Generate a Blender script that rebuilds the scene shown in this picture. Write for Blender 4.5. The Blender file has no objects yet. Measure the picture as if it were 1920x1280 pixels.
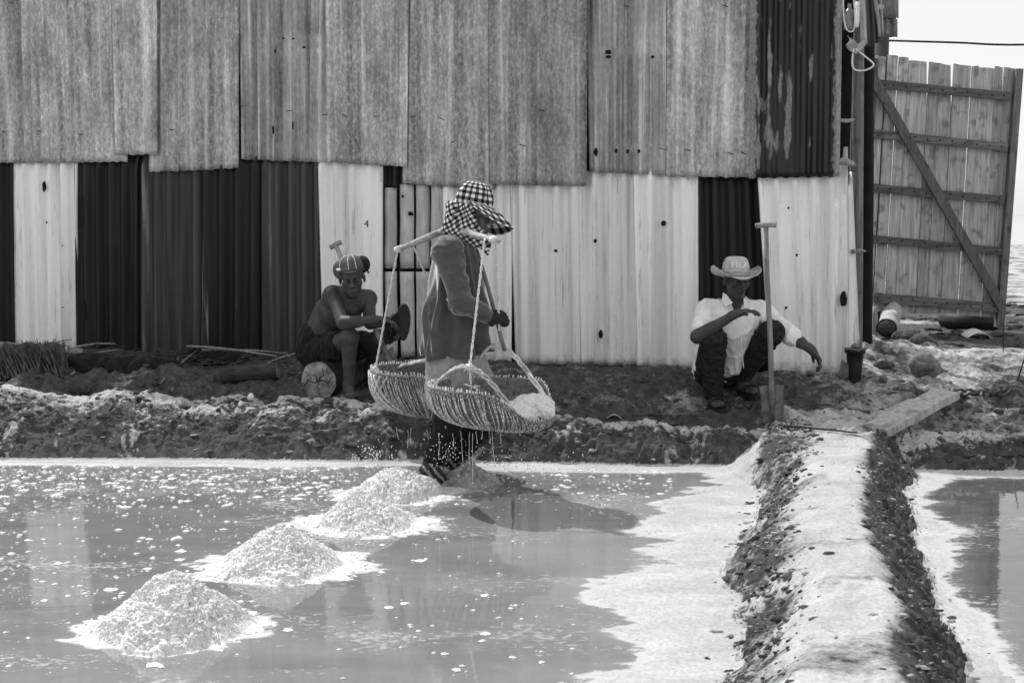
import bpy, math, random
import numpy as np
from mathutils import Vector, Matrix

random.seed(7)
rng = np.random.default_rng(7)
SC = bpy.context.scene
COL = SC.collection
PI = math.pi

# ------------------------------------------------------------------ camera
CAM_H = 1.5
FPX = 2300.0                      # focal length in pixels of the 1920 px wide photograph
HORIZON = 400.0
TH = math.atan((640 - HORIZON) / FPX)
cd = bpy.data.cameras.new('camera')
cam = bpy.data.objects.new('camera', cd)
COL.objects.link(cam)
cam.location = (0, 0, CAM_H)
cam.rotation_euler = (PI / 2 - TH, 0, 0)
cd.sensor_width = 36
cd.lens = FPX / 1920 * 36
cd.clip_start = 0.1
cd.clip_end = 5000
cd.dof.use_dof = True
cd.dof.focus_distance = 6.9
cd.dof.aperture_fstop = 8
SC.camera = cam

# ------------------------------------------------------------------ sky, sun, exposure
SUN_EL = math.radians(54)
SUN_H = Vector((-0.60, 0.80, 0)).normalized()      # the sun stands behind the wall, to the left
w = bpy.data.worlds.new("World")
SC.world = w
w.use_nodes = True
nt = w.node_tree
bg = nt.nodes['Background']
sky = nt.nodes.new('ShaderNodeTexSky')
sky.sky_type = 'NISHITA'
sky.sun_disc = False
sky.sun_elevation = SUN_EL
sky.sun_rotation = math.atan2(SUN_H.x, SUN_H.y)
sky.air_density = 1.0
sky.dust_density = 1.2
sky.ozone_density = 1.0
bw = nt.nodes.new('ShaderNodeRGBToBW')
nt.links.new(sky.outputs[0], bw.inputs[0])
veil = nt.nodes.new('ShaderNodeMath')            # thin white overcast over the whole sky
veil.operation = 'ADD'
veil.inputs[1].default_value = 7.8
thin = nt.nodes.new('ShaderNodeMath')
thin.operation = 'MULTIPLY'
thin.inputs[1].default_value = 0.5
nt.links.new(bw.outputs[0], thin.inputs[0])
nt.links.new(thin.outputs[0], veil.inputs[0])
nt.links.new(veil.outputs[0], bg.inputs[0])
bg.inputs[1].default_value = 0.05
sd = bpy.data.lights.new('sun', 'SUN')
sun = bpy.data.objects.new('sun', sd)
COL.objects.link(sun)
sd.energy = 2.2
sd.angle = math.radians(0.6)
ld = -(SUN_H * math.cos(SUN_EL) + Vector((0, 0, math.sin(SUN_EL))))
sun.rotation_euler = ld.to_track_quat('-Z', 'Y').to_euler()
SC.view_settings.view_transform = 'Standard'
SC.view_settings.look = 'None'
SC.view_settings.exposure = 0.86
SC.view_settings.gamma = 1
SC.view_settings.use_curve_mapping = False
SC.render.engine = 'CYCLES'
SC.cycles.max_bounces = 6
SC.cycles.use_denoising = True

# ------------------------------------------------------------------ picture -> place
cth, sth = math.cos(TH), math.sin(TH)
def ray(px, py):
    x = (px - 960) / FPX
    v = (640 - py) / FPX
    return Vector((x, cth + v * sth, -sth + v * cth))
CAMP = Vector((0, 0, CAM_H))
def D(px, py, Y):
    d = ray(px, py)
    return CAMP + d * (Y / d.y)
def G(px, py, z=0.0):
    d = ray(px, py)
    return CAMP + d * ((z - CAM_H) / d.z)
WB = G(0, 655, .35)
WE = G(1600, 706, .35)
WDIR = Vector((WE.x - WB.x, WE.y - WB.y, 0)).normalized()
WN = Vector((WDIR.y, -WDIR.x, 0))                 # faces the camera
WN = WN if WN.y < 0 else -WN
def W(px, py, off=0.0):
    d = ray(px, py)
    t = (off - (CAMP - WB).dot(WN)) / d.dot(WN)
    return CAMP + d * t
def wall_y(x):
    return WB.y + (x - WB.x) * WDIR.y / WDIR.x
def wu(p):
    return (p - WB).dot(WDIR)
def WP(u, z, off=0.0):
    return WB + WDIR * u + WN * off + Vector((0, 0, z - WB.z))

# ------------------------------------------------------------------ numpy noise
_perm = rng.permutation(512)
_perm = np.concatenate([_perm, _perm, _perm])
_g3 = rng.normal(size=(512, 3)); _g3 /= np.linalg.norm(_g3, axis=1)[:, None]
_a = rng.random(512) * 2 * PI
_g2 = np.stack([np.cos(_a), np.sin(_a)], 1)
def perlin2(x, y):
    xi = np.floor(x).astype(np.int64); yi = np.floor(y).astype(np.int64)
    xf = x - xi; yf = y - yi
    u = xf * xf * xf * (xf * (xf * 6 - 15) + 10); v = yf * yf * yf * (yf * (yf * 6 - 15) + 10)
    xi &= 511; yi &= 511
    def g(a, b, dx, dy):
        h = _perm[_perm[a & 511] + (b & 511)] & 511
        q = _g2[h]
        return q[..., 0] * dx + q[..., 1] * dy
    n00 = g(xi, yi, xf, yf); n10 = g(xi + 1, yi, xf - 1, yf)
    n01 = g(xi, yi + 1, xf, yf - 1); n11 = g(xi + 1, yi + 1, xf - 1, yf - 1)
    return ((n00 * (1 - u) + n10 * u) * (1 - v) + (n01 * (1 - u) + n11 * u) * v) * 1.5
def perlin3(p):
    x, y, z = p[..., 0], p[..., 1], p[..., 2]
    xi = np.floor(x).astype(np.int64); yi = np.floor(y).astype(np.int64); zi = np.floor(z).astype(np.int64)
    xf = x - xi; yf = y - yi; zf = z - zi
    f = lambda t: t * t * t * (t * (t * 6 - 15) + 10)
    u, v, ww = f(xf), f(yf), f(zf)
    out = 0
    for a in (0, 1):
        for b in (0, 1):
            for c in (0, 1):
                h = _perm[_perm[_perm[(xi + a) & 511] + ((yi + b) & 511)] + ((zi + c) & 511)] & 511
                q = _g3[h]
                n = q[..., 0] * (xf - a) + q[..., 1] * (yf - b) + q[..., 2] * (zf - c)
                out = out + n * (u if a else 1 - u) * (v if b else 1 - v) * (ww if c else 1 - ww)
    return out * 1.5
def fbm2(x, y, oct=4, gain=.5):
    s = 0; a = 1.0
    for i in range(oct):
        s = s + a * perlin2(x * 2 ** i + 17.3 * i, y * 2 ** i + 9.1 * i); a *= gain
    return s
def fbm3(p, oct=3, gain=.5):
    s = 0; a = 1.0
    for i in range(oct):
        s = s + a * perlin3(p * 2 ** i + 11.7 * i); a *= gain
    return s
def sstep(t):
    t = np.clip(t, 0, 1)
    return t * t * (3 - 2 * t)

# ------------------------------------------------------------------ materials
MATS = {}
def nodes_of(name):
    m = bpy.data.materials.new(name)
    m.use_nodes = True
    n = m.node_tree
    b = n.nodes['Principled BSDF']
    MATS[name] = m
    return m, n, b
def grey(v):
    return (v, v, v, 1)
def add(n, typ, **kw):
    q = n.nodes.new(typ)
    for k, v in kw.items():
        setattr(q, k, v)
    return q
def coords(n, scale=(1, 1, 1), kind='Object', rnd=True):
    tc = add(n, 'ShaderNodeTexCoord')
    mp = add(n, 'ShaderNodeMapping')
    mp.inputs['Scale'].default_value = scale
    n.links.new(tc.outputs[kind], mp.inputs['Vector'])
    if rnd:
        oi = add(n, 'ShaderNodeObjectInfo')
        ml = add(n, 'ShaderNodeMath', operation='MULTIPLY')
        ml.inputs[1].default_value = 37.0
        n.links.new(oi.outputs['Random'], ml.inputs[0])
        cx = add(n, 'ShaderNodeCombineXYZ')
        for i in range(3):
            n.links.new(ml.outputs[0], cx.inputs[i])
        n.links.new(cx.outputs[0], mp.inputs['Location'])
    return mp.outputs[0]
def noise(n, vec, scale, detail=4, rough=.6, dist=0):
    q = add(n, 'ShaderNodeTexNoise')
    q.inputs['Scale'].default_value = scale
    q.inputs['Detail'].default_value = detail
    q.inputs['Roughness'].default_value = rough
    q.inputs['Distortion'].default_value = dist
    n.links.new(vec, q.inputs['Vector'])
    return q.outputs['Fac']
def ramp(n, fac, stops, interp='LINEAR'):
    q = add(n, 'ShaderNodeValToRGB')
    cr = q.color_ramp
    cr.interpolation = interp
    while len(cr.elements) < len(stops):
        cr.elements.new(.5)
    for e, (p, v) in zip(cr.elements, stops):
        e.position = p
        e.color = grey(v)
    n.links.new(fac, q.inputs[0])
    return q.outputs[0]
def math2(n, op, a, b=None, clamp=False):
    q = add(n, 'ShaderNodeMath', operation=op, use_clamp=clamp)
    for i, x in enumerate((a, b)):
        if x is None: continue
        if isinstance(x, (int, float)): q.inputs[i].default_value = x
        else: n.links.new(x, q.inputs[i])
    return q.outputs[0]
def mixv(n, fac, a, b):
    q = add(n, 'ShaderNodeMix', data_type='RGBA')
    for i, x in ((0, fac), (6, a), (7, b)):
        if isinstance(x, (int, float)):
            q.inputs[i].default_value = x if i == 0 else grey(x)
        else:
            n.links.new(x, q.inputs[i])
    return q.outputs[2]
def bump(n, b, h, strength, dist=.01):
    q = add(n, 'ShaderNodeBump')
    q.inputs['Strength'].default_value = strength
    q.inputs['Distance'].default_value = dist
    n.links.new(h, q.inputs['Height'])
    n.links.new(q.outputs[0], b.inputs['Normal'])
def simple(name, lo, hi, scale=8, stretch=(1, 1, 1), rough=.7, detail=5, bmp=.3, bd=.005, spec=.3, lo_p=.35, hi_p=.65):
    m, n, b = nodes_of(name)
    v = coords(n, stretch)
    f = noise(n, v, scale, detail)
    n.links.new(ramp(n, f, [(lo_p, lo), (hi_p, hi)]), b.inputs['Base Color'])
    b.inputs['Roughness'].default_value = rough
    b.inputs['Specular IOR Level'].default_value = spec
    if bmp: bump(n, b, f, bmp, bd)
    return m

def mulc(n, a, b):
    q = add(n, 'ShaderNodeMix', data_type='RGBA', blend_type='MULTIPLY')
    q.inputs[0].default_value = 1
    for k, x in ((6, a), (7, b)):
        if isinstance(x, (int, float)): q.inputs[k].default_value = grey(x)
        else: n.links.new(x, q.inputs[k])
    return q.outputs[2]
def edge_shade(n, lo=.45, wdt=.018):  # seam shadow put into the colour as a ragged dark edge
    tc = add(n, 'ShaderNodeTexCoord'); uv = add(n, 'ShaderNodeSeparateXYZ'); n.links.new(tc.outputs['UV'], uv.inputs[0])
    e = math2(n, 'SUBTRACT', .5, math2(n, 'ABSOLUTE', math2(n, 'SUBTRACT', uv.outputs[0], .5)))
    nz = noise(n, coords(n, (1, 1, .3)), 20, 3)
    e = math2(n, 'ADD', e, math2(n, 'MULTIPLY', math2(n, 'SUBTRACT', nz, .5), .03))
    return ramp(n, e, [(0, lo), (wdt, 1)])
def m_galv(name, grain, ridge):
    m, n, b = nodes_of(name)
    vs = coords(n, (1, 1, .03)); vm = coords(n, (1, 1, .55)); v = coords(n)
    a = noise(n, vs, 15, 3, .6)  # rust-like streaks, contrast raised to paint in the corrugation shading
    s = noise(n, vm, 46, 5, .75)
    p = noise(n, coords(n, (1, 1, .5)), 4.5, 5, .65)
    base = ramp(n, a, [(.32, .12), (.45, .34), (.55, .44), (.68, .86)])
    sp = ramp(n, s, [(.36, .10), (.5, .36), (.64, .86)])
    c = mixv(n, grain, base, sp)
    c = mulc(n, c, ramp(n, p, [(.3, .60), (.5, 1.0), (.7, 1.25)]))
    oi = add(n, 'ShaderNodeObjectInfo')
    c = mulc(n, c, oi.outputs['Color']); c = mulc(n, c, edge_shade(n))
    n.links.new(c, b.inputs['Base Color'])
    b.inputs['Roughness'].default_value = .55
    b.inputs['Specular IOR Level'].default_value = .35
    bump(n, b, s, .15, .003)
    return m
def m_white_sheet(name, lo, hi):
    m, n, b = nodes_of(name)
    v = coords(n); vs = coords(n, (1, 1, .06))
    g = noise(n, v, 160, 3, .75)
    a = noise(n, coords(n, (1, 1, .015)), 10, 2, .5)  # streaks near the corrugation pitch put ridge shading into the colour
    f = math2(n, 'ADD', math2(n, 'MULTIPLY', g, .30), math2(n, 'MULTIPLY', a, .70))
    c = ramp(n, f, [(.34, lo), (.54, hi)])
    st = noise(n, vs, 30, 4, .7)
    c = mulc(n, c, ramp(n, st, [(.58, 1), (.70, .52)]))
    c = mulc(n, c, edge_shade(n, .5, .02))
    # darker, with a ragged edge, towards the foot of the sheet
    tc = add(n, 'ShaderNodeNewGeometry')
    sx = add(n, 'ShaderNodeSeparateXYZ'); n.links.new(tc.outputs['Position'], sx.inputs[0])
    hz = math2(n, 'ADD', sx.outputs['Z'], math2(n, 'MULTIPLY', noise(n, v, 22, 4), -.16))
    q = add(n, 'ShaderNodeMapRange'); n.links.new(hz, q.inputs[0])
    q.inputs[1].default_value = .24; q.inputs[2].default_value = .37
    n.links.new(mixv(n, q.outputs[0], .12, c), b.inputs['Base Color'])
    b.inputs['Roughness'].default_value = .6
    return m
def m_dark_sheet(name, lo, hi, streak):
    m, n, b = nodes_of(name)
    v = coords(n); vs = coords(n, (1, 1, .04))
    a = noise(n, vs, 22, 5, .65)
    g = noise(n, v, 60, 4, .7)
    a2 = noise(n, coords(n, (1, 1, .015)), 10, 2, .5)  # broad vertical streaks paint corrugation shading into the dark sheets
    a = math2(n, 'ADD', math2(n, 'MULTIPLY', a, .5), math2(n, 'MULTIPLY', a2, .5))
    c = ramp(n, a, [(.40, lo), (.58, hi), (.60, hi), (.66, streak)])
    c2 = ramp(n, g, [(.70, 0), (.76, 1)])
    n.links.new(mixv(n, math2(n, 'MULTIPLY', c2, .35), c, .2), b.inputs['Base Color'])
    b.inputs['Roughness'].default_value = .5
    b.inputs['Specular IOR Level'].default_value = .25
    return m
def m_tar():
    m, n, b = nodes_of('tarred_sheet')
    tc = add(n, 'ShaderNodeTexCoord')
    uv = add(n, 'ShaderNodeSeparateXYZ'); n.links.new(tc.outputs['UV'], uv.inputs[0])
    vs = coords(n, (1, 1, .28), rnd=False)
    vb = coords(n, (1, 1, .6), rnd=False)
    a = noise(n, vs, 13, 3, .5)
    bl = noise(n, vb, 30, 2, .5)
    # pale edge strips, tar in between, bare drops along the ridges
    e = math2(n, 'ABSOLUTE', math2(n, 'SUBTRACT', uv.outputs[0], .5))
    e = math2(n, 'ADD', e, math2(n, 'MULTIPLY', math2(n, 'SUBTRACT', bl, .5), .10))
    edge = ramp(n, e, [(.415, 0), (.435, 1)])
    rdg = math2(n, 'COSINE', math2(n, 'MULTIPLY', uv.outputs[0], 2 * PI * 9))
    f = math2(n, 'ADD', a, math2(n, 'MULTIPLY', rdg, .075))
    lft = math2(n, 'MULTIPLY', math2(n, 'SUBTRACT', .45, uv.outputs[0]), .16)
    f = math2(n, 'ADD', f, lft)
    drops = ramp(n, f, [(.60, 0), (.66, 1)])
    k = math2(n, 'MAXIMUM', edge, math2(n, 'MULTIPLY', drops, .75))
    g = noise(n, vb, 60, 4, .7)
    met = ramp(n, g, [(.35, .17), (.65, .36)])
    n.links.new(mixv(n, k, .012, met), b.inputs['Base Color'])
    b.inputs['Roughness'].default_value = .45
    return m
def m_wood(name, lo, hi, rough=.75, axis=2, s=1.0):
    m, n, b = nodes_of(name)
    st = [1, 1, 1]; st[axis] = .06
    v = coords(n, tuple(st))
    v2 = coords(n, (1, 1, 1))
    g = noise(n, v, 55 * s, 5, .6, .4)
    k = noise(n, v2, 9 * s, 3, .5)
    c = ramp(n, g, [(.3, lo), (.7, hi)])
    kn = ramp(n, k, [(.32, .55), (.45, 1)])
    oi = add(n, 'ShaderNodeObjectInfo')
    om = ramp(n, oi.outputs['Random'], [(0, .75), (1, 1.15)])
    for x in (kn, om):
        q = add(n, 'ShaderNodeMix', data_type='RGBA', blend_type='MULTIPLY')
        q.inputs[0].default_value = 1
        n.links.new(c, q.inputs[6]); n.links.new(x, q.inputs[7])
        c = q.outputs[2]
    n.links.new(c, b.inputs['Base Color'])
    b.inputs['Roughness'].default_value = rough
    b.inputs['Specular IOR Level'].default_value = .2
    bump(n, b, g, .35, .004)
    return m
def m_gingham(name, freq, uvmap=True, rot=(0, 0, 0), dark=.012, light=.78):
    m, n, b = nodes_of(name)
    tc = add(n, 'ShaderNodeTexCoord')
    mp = add(n, 'ShaderNodeMapping')
    mp.inputs['Rotation'].default_value = rot
    n.links.new(tc.outputs['UV' if uvmap else 'Object'], mp.inputs[0])
    dn = add(n, 'ShaderNodeTexNoise'); dn.inputs['Scale'].default_value = 2.0 if uvmap else 12
    n.links.new(tc.outputs['Object'], dn.inputs['Vector'])
    mx = add(n, 'ShaderNodeVectorMath', operation='MULTIPLY_ADD')
    n.links.new(dn.outputs['Color'], mx.inputs[0])
    k = .02 if uvmap else .03
    mx.inputs[1].default_value = (k, k, k)
    n.links.new(mp.outputs[0], mx.inputs[2])
    s = add(n, 'ShaderNodeSeparateXYZ'); n.links.new(mx.outputs[0], s.inputs[0])
    st = []
    for i, fq in ((0, freq[0]), (2 if not uvmap else 1, freq[1])):
        f = math2(n, 'FRACT', math2(n, 'MULTIPLY', s.outputs[i], fq))
        st.append(math2(n, 'GREATER_THAN', f, .5))
    t = math2(n, 'MULTIPLY', math2(n, 'ADD', st[0], st[1]), .5)
    n.links.new(ramp(n, t, [(0, light), (.25, light), (.5, .16), (.75, dark), (1, dark)]), b.inputs['Base Color'])
    b.inputs['Roughness'].default_value = .9
    b.inputs['Specular IOR Level'].default_value = .1
    return m
def m_ground():
    m, n, b = nodes_of('salt_and_mud')
    at = add(n, 'ShaderNodeAttribute', attribute_name='salt')
    v = coords(n, rnd=False)
    vx = coords(n, (.45, 1.2, 1.2), rnd=False)
    f1 = noise(n, v, 16, 8, .72)
    f2 = noise(n, vx, 7, 6, .65)
    f3 = noise(n, v, 70, 5, .7)
    mud = ramp(n, f1, [(.32, .022), (.7, .12)])
    fb = noise(n, coords(n, (.5, 1, 1), rnd=False), 3.4, 5, .65)
    salt = mulc(n, ramp(n, f3, [(.3, .34), (.62, .54)]), ramp(n, fb, [(.32, .74), (.62, 1.08)]))
    fs = noise(n, coords(n, (1, 1.9, 1.6), rnd=False), 34, 5, .7)
    k = math2(n, 'ADD', math2(n, 'ADD', math2(n, 'MULTIPLY', f1, .40), math2(n, 'MULTIPLY', f2, .35)), math2(n, 'MULTIPLY', fs, .25))
    q = math2(n, 'ADD', math2(n, 'SUBTRACT', k, .5), math2(n, 'SUBTRACT', at.outputs['Fac'], .5))
    k = ramp(n, math2(n, 'ADD', q, .5), [(.40, 0), (.58, 1)])
    n.links.new(mixv(n, k, mud, salt), b.inputs['Base Color'])
    b.inputs['Roughness'].default_value = .8
    b.inputs['Specular IOR Level'].default_value = .25
    sm = ramp(n, at.outputs['Fac'], [(.3, 1.0), (.85, .25)])
    bump(n, b, math2(n, 'MULTIPLY', math2(n, 'ADD', f1, math2(n, 'MULTIPLY', f3, .5)), sm), .9, .018)
    return m
def m_water(name, lo, hi):
    m, n, b = nodes_of(name)
    v = coords(n, (.35, 1.0, 1), rnd=False)
    a = noise(n, v, 3.2, 6, .62, .6)
    vr = coords(n, (.5, 1, 1), rnd=False)
    r = noise(n, vr, 9, 3, .55)
    v0 = coords(n, (.6, 1, 1), rnd=False)
    sp = noise(n, v0, 42, 6, .7)
    rg = noise(n, v0, 2.2, 4, .6)
    c = ramp(n, a, [(.3, lo), (.7, hi)])
    sk = math2(n, 'ADD', sp, math2(n, 'MULTIPLY', math2(n, 'SUBTRACT', rg, .5), .9))
    skm = ramp(n, sk, [(.60, 0), (.68, .45)])
    at = add(n, 'ShaderNodeAttribute', attribute_name='shallow')
    fz = noise(n, coords(n, (.7, 1, 1), rnd=False), 30, 6, .75)
    lace = math2(n, 'ADD', math2(n, 'MULTIPLY', fz, .9), math2(n, 'MULTIPLY', at.outputs['Fac'], .75))
    lm = ramp(n, lace, [(.74, 0), (.92, .9)])
    sof = math2(n, 'MULTIPLY', at.outputs['Fac'], .45)
    c = mixv(n, sof, c, .40)
    n.links.new(mixv(n, lm, mixv(n, skm, c, .5), .50), b.inputs['Base Color'])
    n.links.new(math2(n, 'MAXIMUM', ramp(n, skm, [(0, .04), (.45, .4)]), ramp(n, lm, [(0, .04), (.8, .5)])), b.inputs['Roughness'])
    b.inputs['IOR'].default_value = 1.85
    bump(n, b, r, .05, .02)
    return m
def m_salt():
    m, n, b = nodes_of('salt')
    v = coords(n)
    f = noise(n, v, 90, 4, .7)
    n.links.new(ramp(n, f, [(.3, .52), (.6, .80)]), b.inputs['Base Color'])
    b.inputs['Roughness'].default_value = .55
    b.inputs['Specular IOR Level'].default_value = .4
    bump(n, b, f, .5, .006)
    return m
def m_stripe(name, a, c, freq, vec_axis=(1, 0, 0)):
    m, n, b = nodes_of(name)
    v = coords(n, rnd=False)
    d = add(n, 'ShaderNodeVectorMath', operation='DOT_PRODUCT')
    n.links.new(v, d.inputs[0]); d.inputs[1].default_value = vec_axis
    nz = noise(n, v, 14, 2)
    t = math2(n, 'ADD', math2(n, 'MULTIPLY', d.outputs['Value'], freq), math2(n, 'MULTIPLY', nz, .8))
    f = math2(n, 'FRACT', t)
    n.links.new(ramp(n, f, [(.55, a), (.62, c), (.92, c), (1, a)]), b.inputs['Base Color'])
    b.inputs['Roughness'].default_value = .5
    return m

M_GALV = m_galv('galvanised', .44, 0); M_GALVS = m_galv('smooth_galvanised', .22, 1); M_WHITE = m_white_sheet('white_sheet', .60, .98); M_PALE = m_white_sheet('pale_sheet', .44, .88)
M_BLACK = m_dark_sheet('black_sheet', .010, .02, .04); M_DARK = m_dark_sheet('dark_grey_sheet', .03, .075, .2)
M_STREAK = m_dark_sheet('streaked_black_sheet', .009, .018, .24); M_TAR = m_tar()
M_PLANK = m_wood('grey_plank', .26, .62); M_RAIL = m_wood('dark_rail', .07, .20, axis=0); M_BRACE = m_wood('dark_brace', .08, .20)
M_POST = m_wood('dark_post', .03, .09); M_POLE = m_wood('pale_pole', .16, .40); M_BOARD = m_wood('pale_board', .26, .56, s=.7)
M_LOG = m_wood('log_bark', .03, .09, axis=0); M_STICK = m_wood('dry_stick', .12, .34); M_SHAFT = m_wood('shovel_shaft', .16, .36)
M_YOKE = m_wood('yoke_wood', .3, .6, axis=0)
M_GROUND = m_ground(); M_WATER = m_water('brine', .165, .25); M_WATER2 = m_water('clear_brine', .06, .10); M_SALT = m_salt()
M_SKIN = simple('brown_skin', .040, .070, 14, rough=.58, bmp=.1, spec=.3); M_SKIN2 = simple('dark_skin', .04, .065, 14, rough=.55, bmp=.1, spec=.35)
M_FACE = simple('face_skin', .14, .20, 14, rough=.5, bmp=.1)
M_SHORTS = simple('black_cloth', .010, .022, 20, rough=.9, bmp=.2, spec=.1); M_JEANS = simple('dark_trousers', .016, .034, 30, rough=.9, bmp=.2, spec=.1)
M_SHIRT = simple('white_shirt', .74, .86, 9, rough=.85, bmp=.15, bd=.008, spec=.1); M_TUNIC = simple('grey_tunic', .068, .092, 16, rough=.9, bmp=.06, bd=.006, spec=.1)
M_TROUS = simple('grey_trousers', .24, .36, 12, rough=.9, bmp=.25, bd=.01, spec=.1); M_GLOVE = simple('black_glove', .010, .018, 30, rough=.7)
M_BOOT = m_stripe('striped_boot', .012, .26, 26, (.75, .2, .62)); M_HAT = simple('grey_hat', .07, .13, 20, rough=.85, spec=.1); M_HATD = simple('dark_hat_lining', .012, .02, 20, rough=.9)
M_HATW = simple('pale_hat', .40, .54, 25, rough=.9, spec=.1); M_PIPE = simple('white_piping', .75, .85, 20, rough=.8)
M_GING = m_gingham('gingham_hat', (18, 10)); M_SCARF = m_gingham('gingham_scarf', (42, 42), False, (0, .5, .4))
M_ROPE = simple('pale_rope', .5, .75, 80, rough=.9); M_CANE = m_wood('cane', .34, .78, s=1.5); M_CANED = simple('dark_cane', .10, .24, 40, rough=.9)
M_RUBBER = simple('black_rubber', .010, .02, 20, rough=.6); M_IRON = simple('rusty_iron', .07, .20, 16, rough=.6, bmp=.4)
M_ROCK = simple('grey_rock', .07, .22, 12, rough=.85, bmp=.6, bd=.01); M_CLOD = simple('dark_clod', .03, .09, 18, rough=.95, bmp=.6, bd=.01)
M_CRUST = simple('dry_crust', .2, .42, 20, rough=.9, bmp=.5, bd=.008); M_CUT = simple('sawn_wood', .09, .40, 14, rough=.8); M_PLASTIC = simple('white_plastic', .6, .8, 10, rough=.5)
M_RAG = simple('pale_rag', .28, .5, 12, stretch=(1, 1, .2), rough=.9); M_DRAG = simple('dark_rag', .05, .16, 12, stretch=(1, 1, .15), rough=.9)
for _m, _w in ((M_TUNIC, .8), (M_SHIRT, .2), (M_SHORTS, .1)):
    _b = _m.node_tree.nodes['Principled BSDF']; _b.inputs['Sheen Weight'].default_value = _w; _b.inputs['Sheen Roughness'].default_value = .4
M_EYE = simple('eye', .14, .18, 5, rough=.2, bmp=0); M_DARKM = simple('plain_black', .006, .012, 10, rough=.9); M_DROP = simple('water_drop', .8, .85, 5, rough=.1, bmp=0, spec=.8)  # near-black for holes, irises, the painted figure, gap filler and light stop
M_THATCH = simple('thatch', .03, .10, 30, stretch=(1, 1, .2), rough=.95); M_BOTTLE = simple('bottle_plastic', .10, .22, 12, rough=.25, spec=.6)
M_LIP = simple('lip', .022, .03, 10, rough=.4, bmp=0); M_HAIR = simple('black_hair', .006, .012, 40, rough=.7)
M_SEA = m_water('sea_water', .3, .4); M_NAIL = simple('nail', .008, .02, 20, rough=.5)

# ------------------------------------------------------------------ mesh helpers
def new_mesh(name, V, F, mat, smooth=True, uv=None):
    me = bpy.data.meshes.new(name)
    V = np.asarray(V, dtype=np.float64)
    if isinstance(F, np.ndarray):
        me.vertices.add(len(V)); me.vertices.foreach_set('co', V.astype(np.float32).ravel())
        nf, k = F.shape
        me.loops.add(nf * k); me.loops.foreach_set('vertex_index', F.astype(np.int32).ravel())
        me.polygons.add(nf); me.polygons.foreach_set('loop_start', np.arange(0, nf * k, k, dtype=np.int32))
        me.update(calc_edges=True)
    else:
        me.from_pydata([tuple(v) for v in V], [], F)
    me.materials.append(mat)
    if smooth:
        me.polygons.foreach_set('use_smooth', np.ones(len(me.polygons), dtype=bool))
    if uv is not None:
        uv = np.asarray(uv, dtype=np.float32)
        l = me.uv_layers.new(name='UVMap')
        idx = np.empty(len(me.loops), dtype=np.int32); me.loops.foreach_get('vertex_index', idx)
        l.data.foreach_set('uv', uv[idx].ravel())
    me.validate()
    me.update()
    return me
def tag(o, label=None, cat=None, group=None, kind=None):
    if label: o['label'] = label
    if cat: o['category'] = cat
    if group: o['group'] = group
    if kind: o['kind'] = kind
    return o
def thing(name, label, cat, loc, group=None):
    o = bpy.data.objects.new(name, None)
    o.empty_display_size = .05
    COL.objects.link(o)
    o.location = Vector(loc)
    return tag(o, label, cat, group)
def origin_of(o):
    p = Vector((0, 0, 0))
    while o is not None:
        p += o.location; o = o.parent
    return p
def part(parent, name, mb, mat, smooth=True, label=None, kind=None):
    """a mesh in world coordinates becomes a child; its own origin sits at its own middle"""
    V, F, uv = mb.get() if isinstance(mb, MB) else mb
    V = np.asarray(V, dtype=np.float64)
    base = origin_of(parent)
    c = Vector(V.mean(0))
    o = bpy.data.objects.new(name, new_mesh(name, V - np.array(c), F, mat, smooth, uv))
    COL.objects.link(o)
    o.parent = parent
    o.location = c - base
    return tag(o, label, kind=kind)
def single(name, label, cat, mb, mat, smooth=True, group=None, kind=None):
    V, F, uv = mb.get() if isinstance(mb, MB) else mb
    V = np.asarray(V, dtype=np.float64)
    c = Vector(V.mean(0)); c.z = V[:, 2].min()
    o = bpy.data.objects.new(name, new_mesh(name, V - np.array(c), F, mat, smooth, uv))
    COL.objects.link(o)
    o.location = c
    return tag(o, label, cat, group, kind)
def rot_to(d):
    return Vector(d).normalized().to_track_quat('Z', 'Y').to_matrix()
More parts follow.
